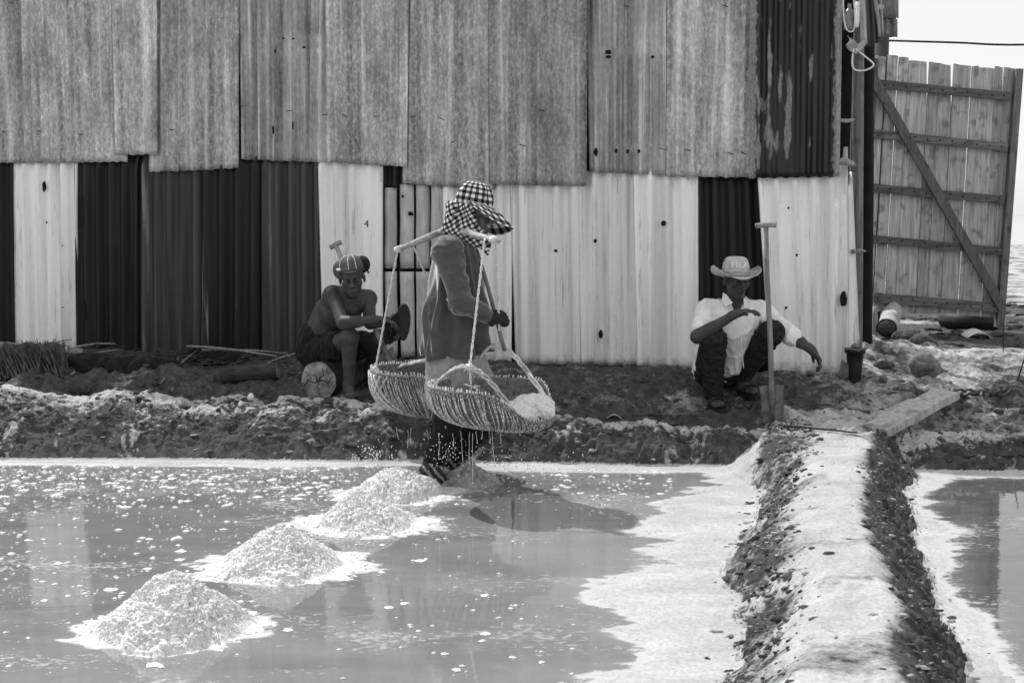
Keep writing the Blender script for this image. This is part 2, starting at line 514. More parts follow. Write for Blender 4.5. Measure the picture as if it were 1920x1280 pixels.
class MB:
    def __init__(s): s.V = []; s.F = []; s.UV = []
    def get(s): return s.V, s.F, (s.UV if len(s.UV) == len(s.V) and s.UV else None)
    def raw(s, V, F):
        b = len(s.V); s.V += [tuple(v) for v in V]; s.F += [tuple(b + i for i in f) for f in F]; return s
    def box(s, c, dims, R=None, jitter=0):
        c = Vector(c); R = R or Matrix.Identity(3); P = []
        for x in (-.5, .5):
            for y in (-.5, .5):
                for z in (-.5, .5):
                    j = Vector([random.uniform(-jitter, jitter) for _ in range(3)])
                    P.append(c + R @ Vector((x * dims[0], y * dims[1], z * dims[2])) + j)
        return s.raw(P, [(0, 1, 3, 2), (4, 6, 7, 5), (0, 4, 5, 1), (2, 3, 7, 6), (0, 2, 6, 4), (1, 5, 7, 3)])
    def beam(s, a, b, wid, thk, face=(0, -1, 0), jitter=0):
        """bar from a to b; thk along face"""
        a = Vector(a); b = Vector(b); z = (b - a).normalized(); y = Vector(face); y = (y - z * y.dot(z)).normalized(); x = y.cross(z)
        R = Matrix((x, y, z)).transposed()
        return s.box((a + b) / 2, (wid, thk, (b - a).length), R, jitter)
    def tube(s, path, rad, n=8, cap=True, flat=1.0):
        P = [Vector(p) for p in path]; m = len(P)
        if isinstance(rad, (int, float)): rad = [rad] * m
        V = []; F = []; ref = None
        for i in range(m):
            t = (P[min(i + 1, m - 1)] - P[max(i - 1, 0)]).normalized()
            if ref is None:
                ref = Vector((0, 0, 1)) if abs(t.z) < .9 else Vector((1, 0, 0))
            x = (ref - t * ref.dot(t)).normalized(); y = t.cross(x); ref = x
            for k in range(n):
                a = 2 * PI * k / n
                V.append(P[i] + (x * math.cos(a) * flat + y * math.sin(a)) * rad[i])
        for i in range(m - 1):
            for k in range(n):
                F.append((i * n + k, i * n + (k + 1) % n, (i + 1) * n + (k + 1) % n, (i + 1) * n + k))
        if cap:
            F.append(tuple(range(n - 1, -1, -1))); F.append(tuple((m - 1) * n + k for k in range(n)))
        return s.raw(V, F)
    def ball(s, c, r, R=None, n=10, m=7, jit=0):
        c = Vector(c); R = R or Matrix.Identity(3)
        r = (r, r, r) if isinstance(r, (int, float)) else r
        V = [c + R @ Vector((0, 0, r[2]))]
        for i in range(1, m):
            for k in range(n):
                a = PI * i / m; q = 2 * PI * k / n; j = 1 + random.uniform(-jit, jit)
                V.append(c + R @ Vector((r[0] * math.sin(a) * math.cos(q) * j, r[1] * math.sin(a) * math.sin(q) * j, r[2] * math.cos(a) * j)))
        V.append(c - R @ Vector((0, 0, r[2]))); F = []
        for k in range(n): F.append((0, 1 + k, 1 + (k + 1) % n))
        for i in range(m - 2):
            for k in range(n):
                a = 1 + i * n
                F.append((a + k, a + n + k, a + n + (k + 1) % n, a + (k + 1) % n))
        L = len(V) - 1; a = 1 + (m - 2) * n
        for k in range(n): F.append((a + k, L, a + (k + 1) % n))
        return s.raw(V, F)
    def grid(s, fn, nu, nv, closed_u=False, uv=None):
        V = []; F = []; b = len(s.V)
        cu = nu if closed_u else nu + 1
        for j in range(nv + 1):
            for i in range(cu):
                V.append(fn(i / nu, j / nv))
                if uv: s.UV.append(uv(i / nu, j / nv))
        for j in range(nv):
            for i in range(nu):
                i2 = (i + 1) % cu
                F.append((j * cu + i, j * cu + i2, (j + 1) * cu + i2, (j + 1) * cu + i))
        return s.raw(V, F)
    def shell(s, fn, nu, nv, th, nrm):
        """thin sheet with two faces and a rim; nrm = direction of its thickness"""
        nrm = Vector(nrm)
        A = [[Vector(fn(i / nu, j / nv)) for i in range(nu + 1)] for j in range(nv + 1)]
        b = len(s.V); V = []; F = []
        for k in (0, 1):
            for r in A:
                for p in r: V.append(p - nrm * th * k)
        K = (nu + 1) * (nv + 1); ix = lambda i, j, k: k * K + j * (nu + 1) + i
        for j in range(nv):
            for i in range(nu):
                F.append((ix(i, j, 0), ix(i + 1, j, 0), ix(i + 1, j + 1, 0), ix(i, j + 1, 0)))
                F.append((ix(i, j, 1), ix(i, j + 1, 1), ix(i + 1, j + 1, 1), ix(i + 1, j, 1)))
        for i in range(nu):
            F.append((ix(i, 0, 0), ix(i, 0, 1), ix(i + 1, 0, 1), ix(i + 1, 0, 0)))
            F.append((ix(i, nv, 0), ix(i + 1, nv, 0), ix(i + 1, nv, 1), ix(i, nv, 1)))
        for j in range(nv):
            F.append((ix(0, j, 0), ix(0, j + 1, 0), ix(0, j + 1, 1), ix(0, j, 1)))
            F.append((ix(nu, j, 0), ix(nu, j, 1), ix(nu, j + 1, 1), ix(nu, j + 1, 0)))
        return s.raw(V, F)

# ---- smooth blended solids (one continuous skin) by surface nets
def cap(a, b, ra, rb, k=.02, op='u'): return ('c', np.array(a), np.array(b), ra, rb, k, op)
def ell(c, r, R=None, k=.02, op='u'):
    return ('e', np.array(c), np.array((r, r, r) if isinstance(r, (int, float)) else r, dtype=float), np.array(R if R is not None else Matrix.Identity(3)), 0, k, op)
def sdf_mesh(prims, vox):
    lo = np.array([1e9] * 3); hi = -lo
    for p in prims:
        if p[6] == 's': continue
        if p[0] == 'c':
            r = max(p[3], p[4]); lo = np.minimum(lo, np.minimum(p[1], p[2]) - r); hi = np.maximum(hi, np.maximum(p[1], p[2]) + r)
        else:
            r = p[2].max(); lo = np.minimum(lo, p[1] - r); hi = np.maximum(hi, p[1] + r)
    lo -= 4 * vox; hi += 4 * vox
    n = np.ceil((hi - lo) / vox).astype(int) + 1
    Fd = np.full(n, .2, dtype=np.float32)
    ax = [lo[i] + vox * np.arange(n[i]) for i in range(3)]
    for p in prims:
        if p[0] == 'c': r = max(p[3], p[4]); a = np.minimum(p[1], p[2]); b = np.maximum(p[1], p[2])
        else: r = p[2].max(); a = p[1]; b = p[1]
        m = r + p[5] * 1.5 + 3 * vox
        i0 = np.clip(np.floor((a - m - lo) / vox).astype(int), 0, n); i1 = np.clip(np.ceil((b + m - lo) / vox).astype(int) + 1, 0, n)
        if (i1 <= i0).any(): continue
        sl = tuple(slice(i0[i], i1[i]) for i in range(3))
        X, Y, Z = np.meshgrid(*[ax[i][sl[i]] for i in range(3)], indexing='ij')
        if p[0] == 'c':
            ba = p[2] - p[1]; L = max(ba.dot(ba), 1e-9)
            t = np.clip(((X - p[1][0]) * ba[0] + (Y - p[1][1]) * ba[1] + (Z - p[1][2]) * ba[2]) / L, 0, 1)
            d = np.sqrt((X - p[1][0] - ba[0] * t) ** 2 + (Y - p[1][1] - ba[1] * t) ** 2 + (Z - p[1][2] - ba[2] * t) ** 2) - (p[3] + (p[4] - p[3]) * t)
        else:
            q = np.stack([X - p[1][0], Y - p[1][1], Z - p[1][2]], -1) @ p[3]
            k0 = np.sqrt(((q / p[2]) ** 2).sum(-1)); k1 = np.sqrt(((q / p[2] ** 2) ** 2).sum(-1)) + 1e-9
            d = np.where(k0 < 1e-6, -p[2].min(), k0 * (k0 - 1) / k1)
        k = p[5]; f = Fd[sl]
        if p[6] == 'u':
            h = np.clip(.5 + .5 * (f - d) / k, 0, 1); Fd[sl] = f * (1 - h) + d * h - k * h * (1 - h)
        else:
            h = np.clip(.5 - .5 * (f + d) / k, 0, 1); Fd[sl] = f * (1 - h) + (-d) * h + k * h * (1 - h)
    S = Fd < 0
    c = [S[a:n[0] - 1 + a, b:n[1] - 1 + b, e:n[2] - 1 + e] for a in (0, 1) for b in (0, 1) for e in (0, 1)]
    cnt = sum(x.astype(np.int8) for x in c)
    I = np.argwhere((cnt > 0) & (cnt < 8))
    idx = np.full(n - 1, -1, dtype=np.int64); idx[I[:, 0], I[:, 1], I[:, 2]] = np.arange(len(I))
    acc = np.zeros((len(I), 3)); num = np.zeros(len(I))
    cor = [(a, b, e) for a in (0, 1) for b in (0, 1) for e in (0, 1)]
    val = [Fd[I[:, 0] + a, I[:, 1] + b, I[:, 2] + e] for a, b, e in cor]
    for i in range(8):
        for j in range(i + 1, 8):
            if sum(abs(cor[i][q] - cor[j][q]) for q in range(3)) != 1: continue
            x = (val[i] < 0) != (val[j] < 0)
            t = np.where(x, val[i] / np.where(x, val[i] - val[j], 1), 0)
            pt = np.array(cor[i]) + (np.array(cor[j]) - np.array(cor[i])) * t[:, None]
            acc += pt * x[:, None]; num += x
    V = lo + (I + acc / num[:, None]) * vox
    Q = []
    for axis in range(3):
        sh = [slice(None)] * 3; s0 = list(sh); s1 = list(sh); s0[axis] = slice(0, -1); s1[axis] = slice(1, None)
        E = np.argwhere(S[tuple(s0)] != S[tuple(s1)])
        u, v = (axis + 1) % 3, (axis + 2) % 3
        E = E[(E[:, u] > 0) & (E[:, v] > 0)]
        ins = S[E[:, 0], E[:, 1], E[:, 2]]
        def at(du, dv):
            e = E.copy(); e[:, u] -= du; e[:, v] -= dv; return idx[e[:, 0], e[:, 1], e[:, 2]]
        q = np.stack([at(1, 1), at(0, 1), at(0, 0), at(1, 0)], 1)
        q[~ins] = q[~ins][:, ::-1]; Q.append(q)
    Q = np.concatenate(Q); Q = Q[(Q >= 0).all(1)]
    return V, Q
def vnormals(V, Q):
    e1 = V[Q[:, 2]] - V[Q[:, 0]]; e2 = V[Q[:, 3]] - V[Q[:, 1]]
    fn = np.cross(e1, e2); N = np.zeros_like(V)
    for k in range(4): np.add.at(N, Q[:, k], fn)
    return N / (np.linalg.norm(N, axis=1)[:, None] + 1e-12)
def relax(V, Q, it=2, lam=.5):
    for _ in range(it):
        S = np.zeros_like(V); c = np.zeros(len(V))
        for k in range(4):
            np.add.at(S, Q[:, k], V[Q[:, (k + 1) % 4]] + V[Q[:, (k + 3) % 4]]); np.add.at(c, Q[:, k], 2)
        V = V + lam * (S / c[:, None] - V)
    return V
def skin(prims, vox=.006, it=1, folds=0, ff=(12, 12, 4), seed=0):
    V, Q = sdf_mesh(prims, vox)
    V = relax(V, Q, it)
    if folds:
        N = vnormals(V, Q); p = V * np.array(ff) + seed
        p = p + .35 * fbm3(V * 6 + seed, 2)[:, None]
        r = np.clip(1 - 2.2 * np.abs(fbm3(p, 2)), 0, 1) ** 1.5 - .3
        V = V + N * (folds * r)[:, None]
    return V, Q, None
# ------------------------------------------------------------------ ground, banks, dyke
BX = [-4.2, -2.0, -1.0, 0.0, 0.6, 1.2, 1.9, 2.3, 4.0]
BW_ = [7.42, 7.38, 7.33, 7.28, 7.22, 7.17, 7.10, 7.02, 6.98]     # where the bank meets the water
BC = [8.02, 7.95, 7.85, 7.62, 7.50, 7.45, 7.40, 7.36, 7.34]      # its crest
BZ = [.315, .30, .275, .235, .21, .195, .18, .165, .16]
def dyke_x(Y): return 1.066 + .262 * (Y - 3.92) + .035 * np.sin(np.asarray(Y) * 1.9 + .6) + .015 * np.sin(np.asarray(Y) * 4.7)
def base_height(X, Y):
    X = np.asarray(X, float); Y = np.asarray(Y, float)
    wob = .05 * perlin2(X * 2.1 + 3, Y * 0 + 1.7) + .03 * perlin2(X * 6.3, Y * 0 + 8.2)
    yw = np.interp(X, BX, BW_) + wob * .6; yc = np.interp(X, BX, BC) + wob; zc = np.interp(X, BX, BZ) * (1 + .22 * perlin2(X * 1.7 + 5, Y * 0 + 4.4) + .12 * perlin2(X * 4.1, Y * 0 + 2.4))
    t = (Y - yw) / (yc - yw)
    tt = np.clip(t + .06, 0, 1.06) / 1.06
    front = zc * (1 - (1 - tt) ** 2.1) * (t > -.06)
    back = zc + (.35 - zc) * sstep((Y - yc) / 1.1)
    dip = -.035 * np.exp(-((Y - yc - .18) / .12) ** 2)
    left = sstep((-.55 - X) / .5)
    mound = left * (.075 * np.exp(-((Y - 8.55) / .22) ** 2) * (1 + .8 * perlin2(X * 2.6, Y * 2.0)) - .03 * sstep((Y - 8.8) / .3))
    bank = np.where(Y < yc, front, back + dip + mound)
    # spill of dry earth at the end of the wall, and the flats beyond
    ex = X - 2.75; ey = Y - 9.15
    bank = bank + np.where(X > 2.2, .17 * np.exp(-(ex / .75) ** 2 - (ey / .38) ** 2), 0) * sstep((X - 2.3) / .25)
    far = np.interp(Y, [9, 10.2, 12.5, 20, 30, 60], [.35, .40, .42, .22, -.02, -.3])
    bank = np.where(Y > 9.0, bank + (far - .35), bank)
    d = X - dyke_x(Y)
    wl = .06 * perlin2(Y * 1.9, X * 0 + .5 + (d > 0) * 7.3) + .035 * perlin2(Y * 5.5, X * 0 + (d > 0) * 3.1) + (.32 * (d < 0) + .05 * (d > 0)) * sstep((Y - 6.25) / 1.1)
    prof = .205 * sstep((.43 + wl - np.abs(d)) / (.33 + .04 * (d < 0))) * (1 + .10 * perlin2(Y * 1.6, X * 2)) * sstep((8.0 - Y) / .5)
    wx = .25 * fbm2(X * 1.3 + 7, Y * 1.6, 2)
    n1 = .24 * perlin2(X * .7 + wx, Y * 1.25 + 2.2) + .15 * perlin2(X * 1.6 + 2 * wx, Y * 4.6) + .085 * fbm2(X * 3.6 + 3 * wx, Y * 12, 4, .62)
    el = (.84 + n1) - np.abs(d) - .12 * sstep((Y - 6) / .8); er = .51 + .4 * n1 - np.abs(d)
    e = np.where(d < 0, el, er)
    eb = (.11 + .10 * fbm2(X * 1.3 + 4, Y * 3, 4)) - (yw - Y)
    e = np.maximum(e, eb)
    shelf = np.clip(e * .10, -.06, .007)
    z = np.maximum(prof, bank * (bank > 0)) + np.where(np.maximum(prof, bank) < .012, shelf, .007)
    return z, dict(d=d, t=t, yc=yc, yw=yw, prof=prof, e=e, bank=bank)
def full_height(X, Y):
    z, q = base_height(X, Y)
    ad = np.abs(q['d'])
    side = sstep((ad - .11) / .20) * sstep((.52 - ad) / .08) * (Y < 7.6) * (q['prof'] > .004)
    slope = sstep((q['t'] + .05) / .2) * sstep((1.25 - q['t']) / .35)
    back = sstep((q['t'] - 1.0) / .2) * (Y < 9.6)
    dry = (np.maximum(q['prof'], q['bank']) > .012)
    b1 = fbm2(X * 5, Y * 5, 3); r1 = 1 - 2 * np.abs(fbm2(X * 6 + .5 * b1 + Y * 2, Y * 8 - X * 2, 3, .55))
    c1 = np.abs(fbm2(X * 19 + Y * 6, Y * 24, 2, .5)); c2 = perlin2(X * 46, Y * 46)
    q1 = perlin2(X * 7 + 9, Y * 7)
    l1 = perlin2(X * 13 + 2.5 * b1, Y * 30 - X * 4 + 2.5 * q1); l2 = perlin2(X * 30 + 2 * q1, Y * 52 - X * 8 * q1 + 2 * b1)
    low = .45 + .55 * sstep((.95 - q['t']) / .5)
    z = z + slope * (.036 * b1 + .014 * r1 + (.3 + .7 * low) * (.012 * c1 + .011 * l1 + .006 * l2 + .002 * c2)) + back * (1 - slope) * (.044 * b1 + .014 * r1 + .008 * c1 + .002 * c2)
    pit = -np.maximum(.8 * l1 + .6 * l2 + .5 * b1 - .12, 0)
    z = z + side * (.012 * b1 + .008 * r1 + 0.034 * pit + .008 * l2 + .006 * c2) * np.where(q['d'] > 0, 1.9, 1.1)
    top = (1 - side) * (q['prof'] > .08)
    z = z + top * (.010 * b1 + .003 * l1 + .030 * np.minimum(perlin2(X * 6 + 3, Y * 4.5) + .28, 0)) * (1 - slope)
    z = z + (~dry) * .002 * np.maximum(c2, 0)
    far = sstep((Y - 9.6) / .6)
    z = z + far * (.018 * b1 + .008 * r1) * sstep((26 - Y) / 8)
    # how much salt has dried on it, with sunlit crest and shaded dyke side painted in
    salt = np.full_like(z, .12)
    salt = np.where(~dry, 1.0, salt)
    salt = np.where(dry & (q['prof'] >= q['bank']), 0.63 + .17 * fbm2(X * 1.6, Y * 2.4, 4) - .20 * side - .48 * (q['d'] > .1) * side - np.where(q['d'] < 0, .75, .35) * np.clip(-pit * 2.2, 0, 1) * side + .10 * l2 * side, salt)  # less salt on the right flank paints its shade into the dyke
    crest = np.exp(-((q['t'] - 1.02) / .28) ** 2)
    rightn = sstep((X - .3) / .8)
    bs = .22 + .22 * sstep((q['t'] - .1) / .8) + .17 * crest + .06 * rightn * slope + .14 * fbm2(X * 2.5, Y * 2.5, 3) + .26 * l1 + .18 * l2 + .2 * b1  # paler upwards: sunlight on upper bank and crest painted into the mask
    bs = np.where(q['t'] > 1.15, .34 + .12 * fbm2(X * 2.2, Y * 2.2, 3) + .10 * sstep((X - 1.6) / .5), bs)
    salt = np.where(dry & (q['bank'] > q['prof']), bs, salt)
    join = sstep((.6 - ad) / .25) * sstep((8.0 - Y) / .5) * (q['bank'] > q['prof'])
    salt = salt + join * .3
    spill = sstep((X - 2.35) / .2) * sstep((Y - 8.25) / .3)
    salt = np.where(spill > 0, np.maximum(salt, .47 * spill + .22 * fbm2(X * 3, Y * 4, 3)), salt)
    salt = np.where(Y > 10, .30 + .30 * fbm2(X * 1.3, Y * 1.1, 4) + .25 * sstep((Y - 14) / 6), salt)
    return z, np.clip(salt, 0, 1)
def gz(x, y):
    return float(full_height(np.array([x]), np.array([y]))[0][0])
def bz(x, y):
    return float(base_height(np.array([x]), np.array([y]))[0][0])
def onG(px, py):
    z = .25
    for _ in range(12):
        p = G(px, py, z); z = .5 * z + .5 * bz(p.x, p.y)
    p = G(px, py, z); p.z = gz(p.x, p.y)
    return p
def terrain(us, ys, drop=0):
    U, Yg = np.meshgrid(us, ys)
    X = U * Yg
    Z, S = full_height(X, Yg)
    V = np.stack([X, Yg, Z], -1).reshape(-1, 3)
    nu, nv = len(us), len(ys)
    i = np.arange(nu * nv).reshape(nv, nu)
    Q = np.stack([i[:-1, :-1], i[:-1, 1:], i[1:, 1:], i[1:, :-1]], -1).reshape(-1, 4)
    return V, Q, S.ravel()
us = np.concatenate([np.linspace(-.75, -.44, 40, endpoint=False), np.linspace(-.44, .44, 840, endpoint=False), np.linspace(.44, .9, 60)])
ys = np.concatenate([np.linspace(1.2, 3.2, 60, endpoint=False), np.exp(np.linspace(math.log(3.2), math.log(7.0), 330, endpoint=False)),
                     np.linspace(7.0, 8.2, 210, endpoint=False), np.linspace(8.2, 10.6, 130, endpoint=False),
                     np.exp(np.linspace(math.log(10.6), math.log(60), 110))])
V, Q, S = terrain(us, ys)
# under the left pond the bed needs no detail: it is opaque brine there
me = new_mesh('ground', V, Q, M_GROUND, True)
at = me.attributes.new('salt', 'FLOAT', 'POINT'); at.data.foreach_set('value', S.astype(np.float32))
ground = bpy.data.objects.new('ground', me); COL.objects.link(ground); tag(ground, kind='structure')

def flat(name, pts, z, mat):
    me = new_mesh(name, [(x, y, z) for x, y in pts], [tuple(range(len(pts)))], mat, False)
    o = bpy.data.objects.new(name, me); COL.objects.link(o); return tag(o, kind='structure')
PILES = [(-1.225, 4.32, .37), (-.985, 5.12, .42), (-.70, 5.83, .40), (-.605, 6.46, .40)]
def water(us, ys, mat):
    U, Yg = np.meshgrid(us, ys); X = dyke_x(Yg) + U
    z, q = base_height(X, Yg)
    sh = np.exp(np.clip(q['e'], -5, 0) / .085)
    for (cx, cy, r) in PILES:
        d = np.hypot((X - cx), (Yg - cy) / .62) - r * (.86 + .25 * fbm2(X * 5, Yg * 8, 3, .6))
        sh = np.maximum(sh, np.exp(-np.maximum(d, 0) / .06) * .8)
    nu, nv = len(us), len(ys); i = np.arange(nu * nv).reshape(nv, nu)
    Qd = np.stack([i[:-1, :-1], i[:-1, 1:], i[1:, 1:], i[1:, :-1]], -1).reshape(-1, 4)
    me = new_mesh('pond_water', np.stack([X, Yg, X * 0], -1).reshape(-1, 3), Qd, mat, True)
    at = me.attributes.new('shallow', 'FLOAT', 'POINT'); at.data.foreach_set('value', sh.ravel().astype(np.float32))
    o = bpy.data.objects.new('pond_water', me); COL.objects.link(o); return tag(o, kind='structure')
yw_ = np.concatenate([np.linspace(1.2, 3.4, 6, endpoint=False), np.linspace(3.4, 7.7, 260)])
water(np.concatenate([np.linspace(-9, -3.6, 5, endpoint=False), np.linspace(-3.6, 0, 240)]), yw_, M_WATER)
water(np.concatenate([np.linspace(0, 1.4, 80, endpoint=False), np.linspace(1.4, 7, 6)]), yw_, M_WATER2)
flat('sea', [(-60, 24), (400, 24), (2500, 3500), (-2500, 3500)], 0.0, M_SEA)

# ------------------------------------------------------------------ floating salt flakes
def flakes():
    mb = MB()
    def one(x, y, r):
        n = 7; a0 = random.random() * 6
        ring = []
        for k in range(n):
            a = a0 + 2 * PI * k / n; q = r * random.uniform(.5, 1.15)
            ring.append((x + q * math.cos(a) * 1.25, y + q * math.sin(a), .0015))
        b = [(x, y, .006 + r * .12)]
        mb.raw(ring + b, [(k, (k + 1) % n, n) for k in range(n)])
    cnt = 0
    while cnt < 2100:
        y = random.uniform(3.5, 7.25); x = random.uniform(-3.4, .9)
        u = x / y
        # thick towards the back left, thin near the camera
        w_ = math.exp(-((y - 6.75) / .42) ** 2) * (1.0 if x < -.9 else .35) + .07 + .10 * (x < -.8) * (y > 4.6)
        if x > .2 and y < 5.5: w_ *= .5
        if random.random() > w_: continue
        d = x - dyke_x(y)
        if d > -.75 - .1: continue
        r = min(.004 + random.expovariate(1 / .0052), .030)
        one(x, y, r); cnt += 1
        if random.random() < .35:
            for _ in range(random.randint(1, 3)): one(x + random.gauss(0, .03), y + random.gauss(0, .03), r * random.uniform(.3, .7))
    return mb
o = single('salt_flakes', 'thin white salt flakes floating on the brine of the pond', 'salt flakes', flakes(), M_SALT, False, kind='stuff')

# ------------------------------------------------------------------ clods and crumbs broken off the banks
def clods(n, zone, rmin, rmax, seed, mean):
    r_ = np.random.default_rng(seed); mb = MB(); P = []
    while len(P) < n:
        Yc_ = r_.uniform(3.0, 8.6, 4000); 
        if zone == 'dyke':
            dd = r_.choice([-1, 1], 4000, p=[.6, .4]) * r_.normal(.27, .075, 4000); Xc = dyke_x(Yc_) + dd; ok = Yc_ < 7.2
        else:
            Xc = r_.uniform(-3.6, 3.3, 4000); z, q = base_height(Xc, Yc_); ok = (q['t'] > .0) & (q['t'] < (1.05 if zone == 'slope' else 3.0)) & (q['bank'] > q['prof']) & (q['t'] > (0 if zone == 'slope' else 1.0)) & (Yc_ < wall_y(Xc) - .15)
        Xc, Yc_ = Xc[ok], Yc_[ok]; z = full_height(Xc, Yc_)[0]
        P += list(zip(Xc, Yc_, z))
    for x, y, z in P[:n]:
        r = min(rmax, rmin + r_.exponential(mean)); mb.ball((x, y, z + r * .02), (r * r_.uniform(1.0, 2.4), r * r_.uniform(.7, 1.2), r * r_.uniform(.4, .8)), Matrix.Rotation(r_.uniform(-.5, .8), 3, 'Z'), 6, 4, .35)
    return mb
single('mud_clods', 'dark crumbly clods along both sides of the dyke', 'clods', clods(1150, 'dyke', .003, .020, 3, .0035), M_CLOD, False, kind='stuff')
single('salt_crumbs', 'pale crumbs of salt crust along both sides of the dyke', 'crumbs', clods(900, 'dyke', .002, .014, 4, .003), M_CRUST, False, kind='stuff')
single('mud_clods', 'dark clods clinging to the front of the long bank', 'clods', clods(420, 'slope', .005, .028, 5, .006), M_CLOD, False, kind='stuff')
single('salt_crumbs', 'pale crumbs of dried mud on the front of the long bank', 'crumbs', clods(260, 'slope', .003, .014, 6, .004), M_CRUST, False, kind='stuff')
single('mud_clods', 'loose clods on the shaded earth between bank and wall', 'clods', clods(380, 'back', .005, .035, 7, .008), M_CLOD, False, kind='stuff')

# ------------------------------------------------------------------ salt piles
def pile(label, cx, cy, R, hgt, skirt, seed, sx=0.0, power=1.0, sq=1.0):
    n = 260; m = 110
    th = np.linspace(0, 2 * PI, n, endpoint=False); rr = np.linspace(0, 1, m) ** .85
    T, Rr = np.meshgrid(th, rr)
    c, s = np.cos(T), np.sin(T)
    nz = fbm3(np.stack([c * 1.3 + seed, s * 1.3, T * 0 + seed], -1), 3)
    Rl = R * (1 + .16 * nz)
    ea = skirt * (.92 + .22 * fbm3(np.stack([c * 1.6 + seed, s * 1.6, T * 0 + 9.1 + seed], -1), 2, .5) + .13 * fbm3(np.stack([c * 9 + seed, s * 9, T * 0 + 5.1 + seed], -1), 3, .7))
    ex = ea * np.sqrt((c * 1.0) ** 2 + (s * .62) ** 2)
    ex = np.maximum(ex, Rl * 1.05)
    rad = Rr * ex
    X = rad * c + sx * sstep(rad / R) ; Yv = rad * s
    q = np.clip(1 - rad / Rl, 0, 1)
    cone = hgt * (q ** power) * 1.0
    cone = np.where(q > .82, hgt * (.82 ** power + (q - .82) * .55), cone)
    z = cone + .009 * sstep((ex - rad) / .03) * (1 - .5 * rad / ex) - .016 * np.maximum(fbm2((X + seed) * 16, Yv * 34, 3, .6) - .05, 0) * (rad / ex) ** 3
    p = np.stack([X + seed, Yv, z], -1)
    lump = .009 * fbm3(p * 11, 2) - .013 * np.maximum(fbm3(p * 48, 2, .55), 0) + .008 * np.abs(fbm3(p * 62, 1)) + .002 * fbm3(p * 120, 1)
    am = sstep(q / .15) * .9 + .10
    z = z + lump * am * 1.15; X = X + c * lump * am * .8; Yv = Yv + s * lump * am * .8
    z = np.where(rr[:, None] > .985, -.01, z)
    V = np.stack([X + cx, Yv + cy, z], -1).reshape(-1, 3)
    i = np.arange(n * m).reshape(m, n); j = np.roll(i, -1, 1)
    Qd = np.stack([i[:-1], j[:-1], j[1:], i[1:]], -1).reshape(-1, 4)
    mb_V = V; 
    # loose crystals and crumbs lying on the heap
    cr = MB(); zz = z
    for _ in range(1300):
        a = random.randrange(m - 4); b = random.randrange(n)
        if q[a, b] < .02 and random.random() < .55: continue
        P = Vector(V[a * n + b]); r = random.uniform(.002, .0065)
        cr.ball(P, (r, r * random.uniform(.7, 1), r * random.uniform(.7, 1)), None, 5, 4, .25)
    t = thing('salt_pile', label, 'salt pile', (cx, cy, 0), 'salt piles in the pond')
    part(t, 'heap', (mb_V, Qd, None), M_SALT)
    part(t, 'crumbs', cr, M_SALT, False, kind='stuff')
pile('big pointed white salt pile nearest the bottom left corner of the pond', -1.225, 4.32, .275, .222, .36, 1.3, 0.0, .92)
pile('white salt pile second in the row, behind the big pointed one', -.985, 5.12, .265, .185, .42, 5.1, .0, .92)
pile('white salt pile third in the row, with a long apron on its right', -.745, 5.83, .23, .175, .38, 8.7, .04, .95)
pile('smooth rounded salt pile beside the carrier\'s striped boot', -.625, 6.46, .215, .145, .38, 12.9, .02, .62)

# ------------------------------------------------------------------ corrugated wall
wall = thing('corrugated_wall', 'long patched wall of overlapping grey and black and white corrugated sheets', 'wall', (WB + WE) / 2)
WTOP = 3.10
def wtop(u): return 3.12 + (4.42 - 3.12) * max(0.0, min(1.2, 1 - u / 6.9))
def zdiv(a, b, t): return a + (b - a) * t
def sheet(c4, pitch, amp, off, mat, label=None, dents=(), wave=.004, rag=.006, bulge=0, name='metal_sheet', ph=None, lean=0, tone=1.0, tuck=0):
    """c4 = (u,z) of top-left, top-right, bottom-left, bottom-right on the wall"""
    (u0, z0), (u1, z1), (u2, z2), (u3, z3) = c4
    wd = .5 * ((u1 - u0) + (u3 - u2)); hgt = .5 * (z0 + z1 - z2 - z3)
    nc = max(2, round(wd / pitch)); nu = nc * 8; nv = max(14, int(hgt / .045))
    sd = random.random() * 50; ph = random.random() * 6 if ph is None else ph
    def fn(a, b):
        u = zdiv(zdiv(u0, u1, a), zdiv(u2, u3, a), b); z = zdiv(zdiv(z0, z1, a), zdiv(z2, z3, a), b)
        k = 1.0
        for dz in dents: k -= .85 * math.exp(-((z - dz) / .022) ** 2)
        p = np.array([a * 3 + sd, b * 2.2, sd])
        wv = float(perlin3(p)) * wave + float(perlin3(p * 3.1)) * wave * .5
        if b > .999: z += rag * float(perlin3(np.array([a * 7 + sd, .5, sd]))) + rag * .5 * math.cos(2 * PI * nc * a + ph)
        k2 = .8 + .4 * float(perlin3(np.array([a * 4, b * 1.5 + sd, 3.3])))
        o = off + amp * k * k2 * math.cos(2 * PI * nc * a + ph) + wv + bulge * math.sin(PI * a) + lean * b - tuck * (1 - min(1, b / .13) ** 2)
        return WP(u, z, o)
    mb = MB(); mb.shell(fn, nu, nv, .0018, WN)
    V, F, _ = mb.get()
    K = (nu + 1) * (nv + 1)
    uv = [((i % K) % (nu + 1) / nu, (i % K) // (nu + 1) / nv) for i in range(2 * K)]
    o = part(wall, name, (V, F, uv), mat, True, label); o.color = (tone, tone, tone, 1); return o
def up(xt0, xt1, xb0, yb0, xb1, yb1, off, mat=None, **kw):
    tl, tr = wu(W(xt0, 40)), wu(W(xt1, 40)); za, zb = wtop(tl), wtop(tr); bl, br = W(xb0, yb0), W(xb1, yb1)
    return sheet([(tl, za), (tr, zb), (wu(bl), bl.z), (wu(br), br.z)], kw.pop('pitch', .078), kw.pop('amp', .012), off, mat or M_GALV, **kw)
def zy(px, py): return W(px, py).z
up(-120, 62, -120, 307, 60, 306, .050, tone=.98)
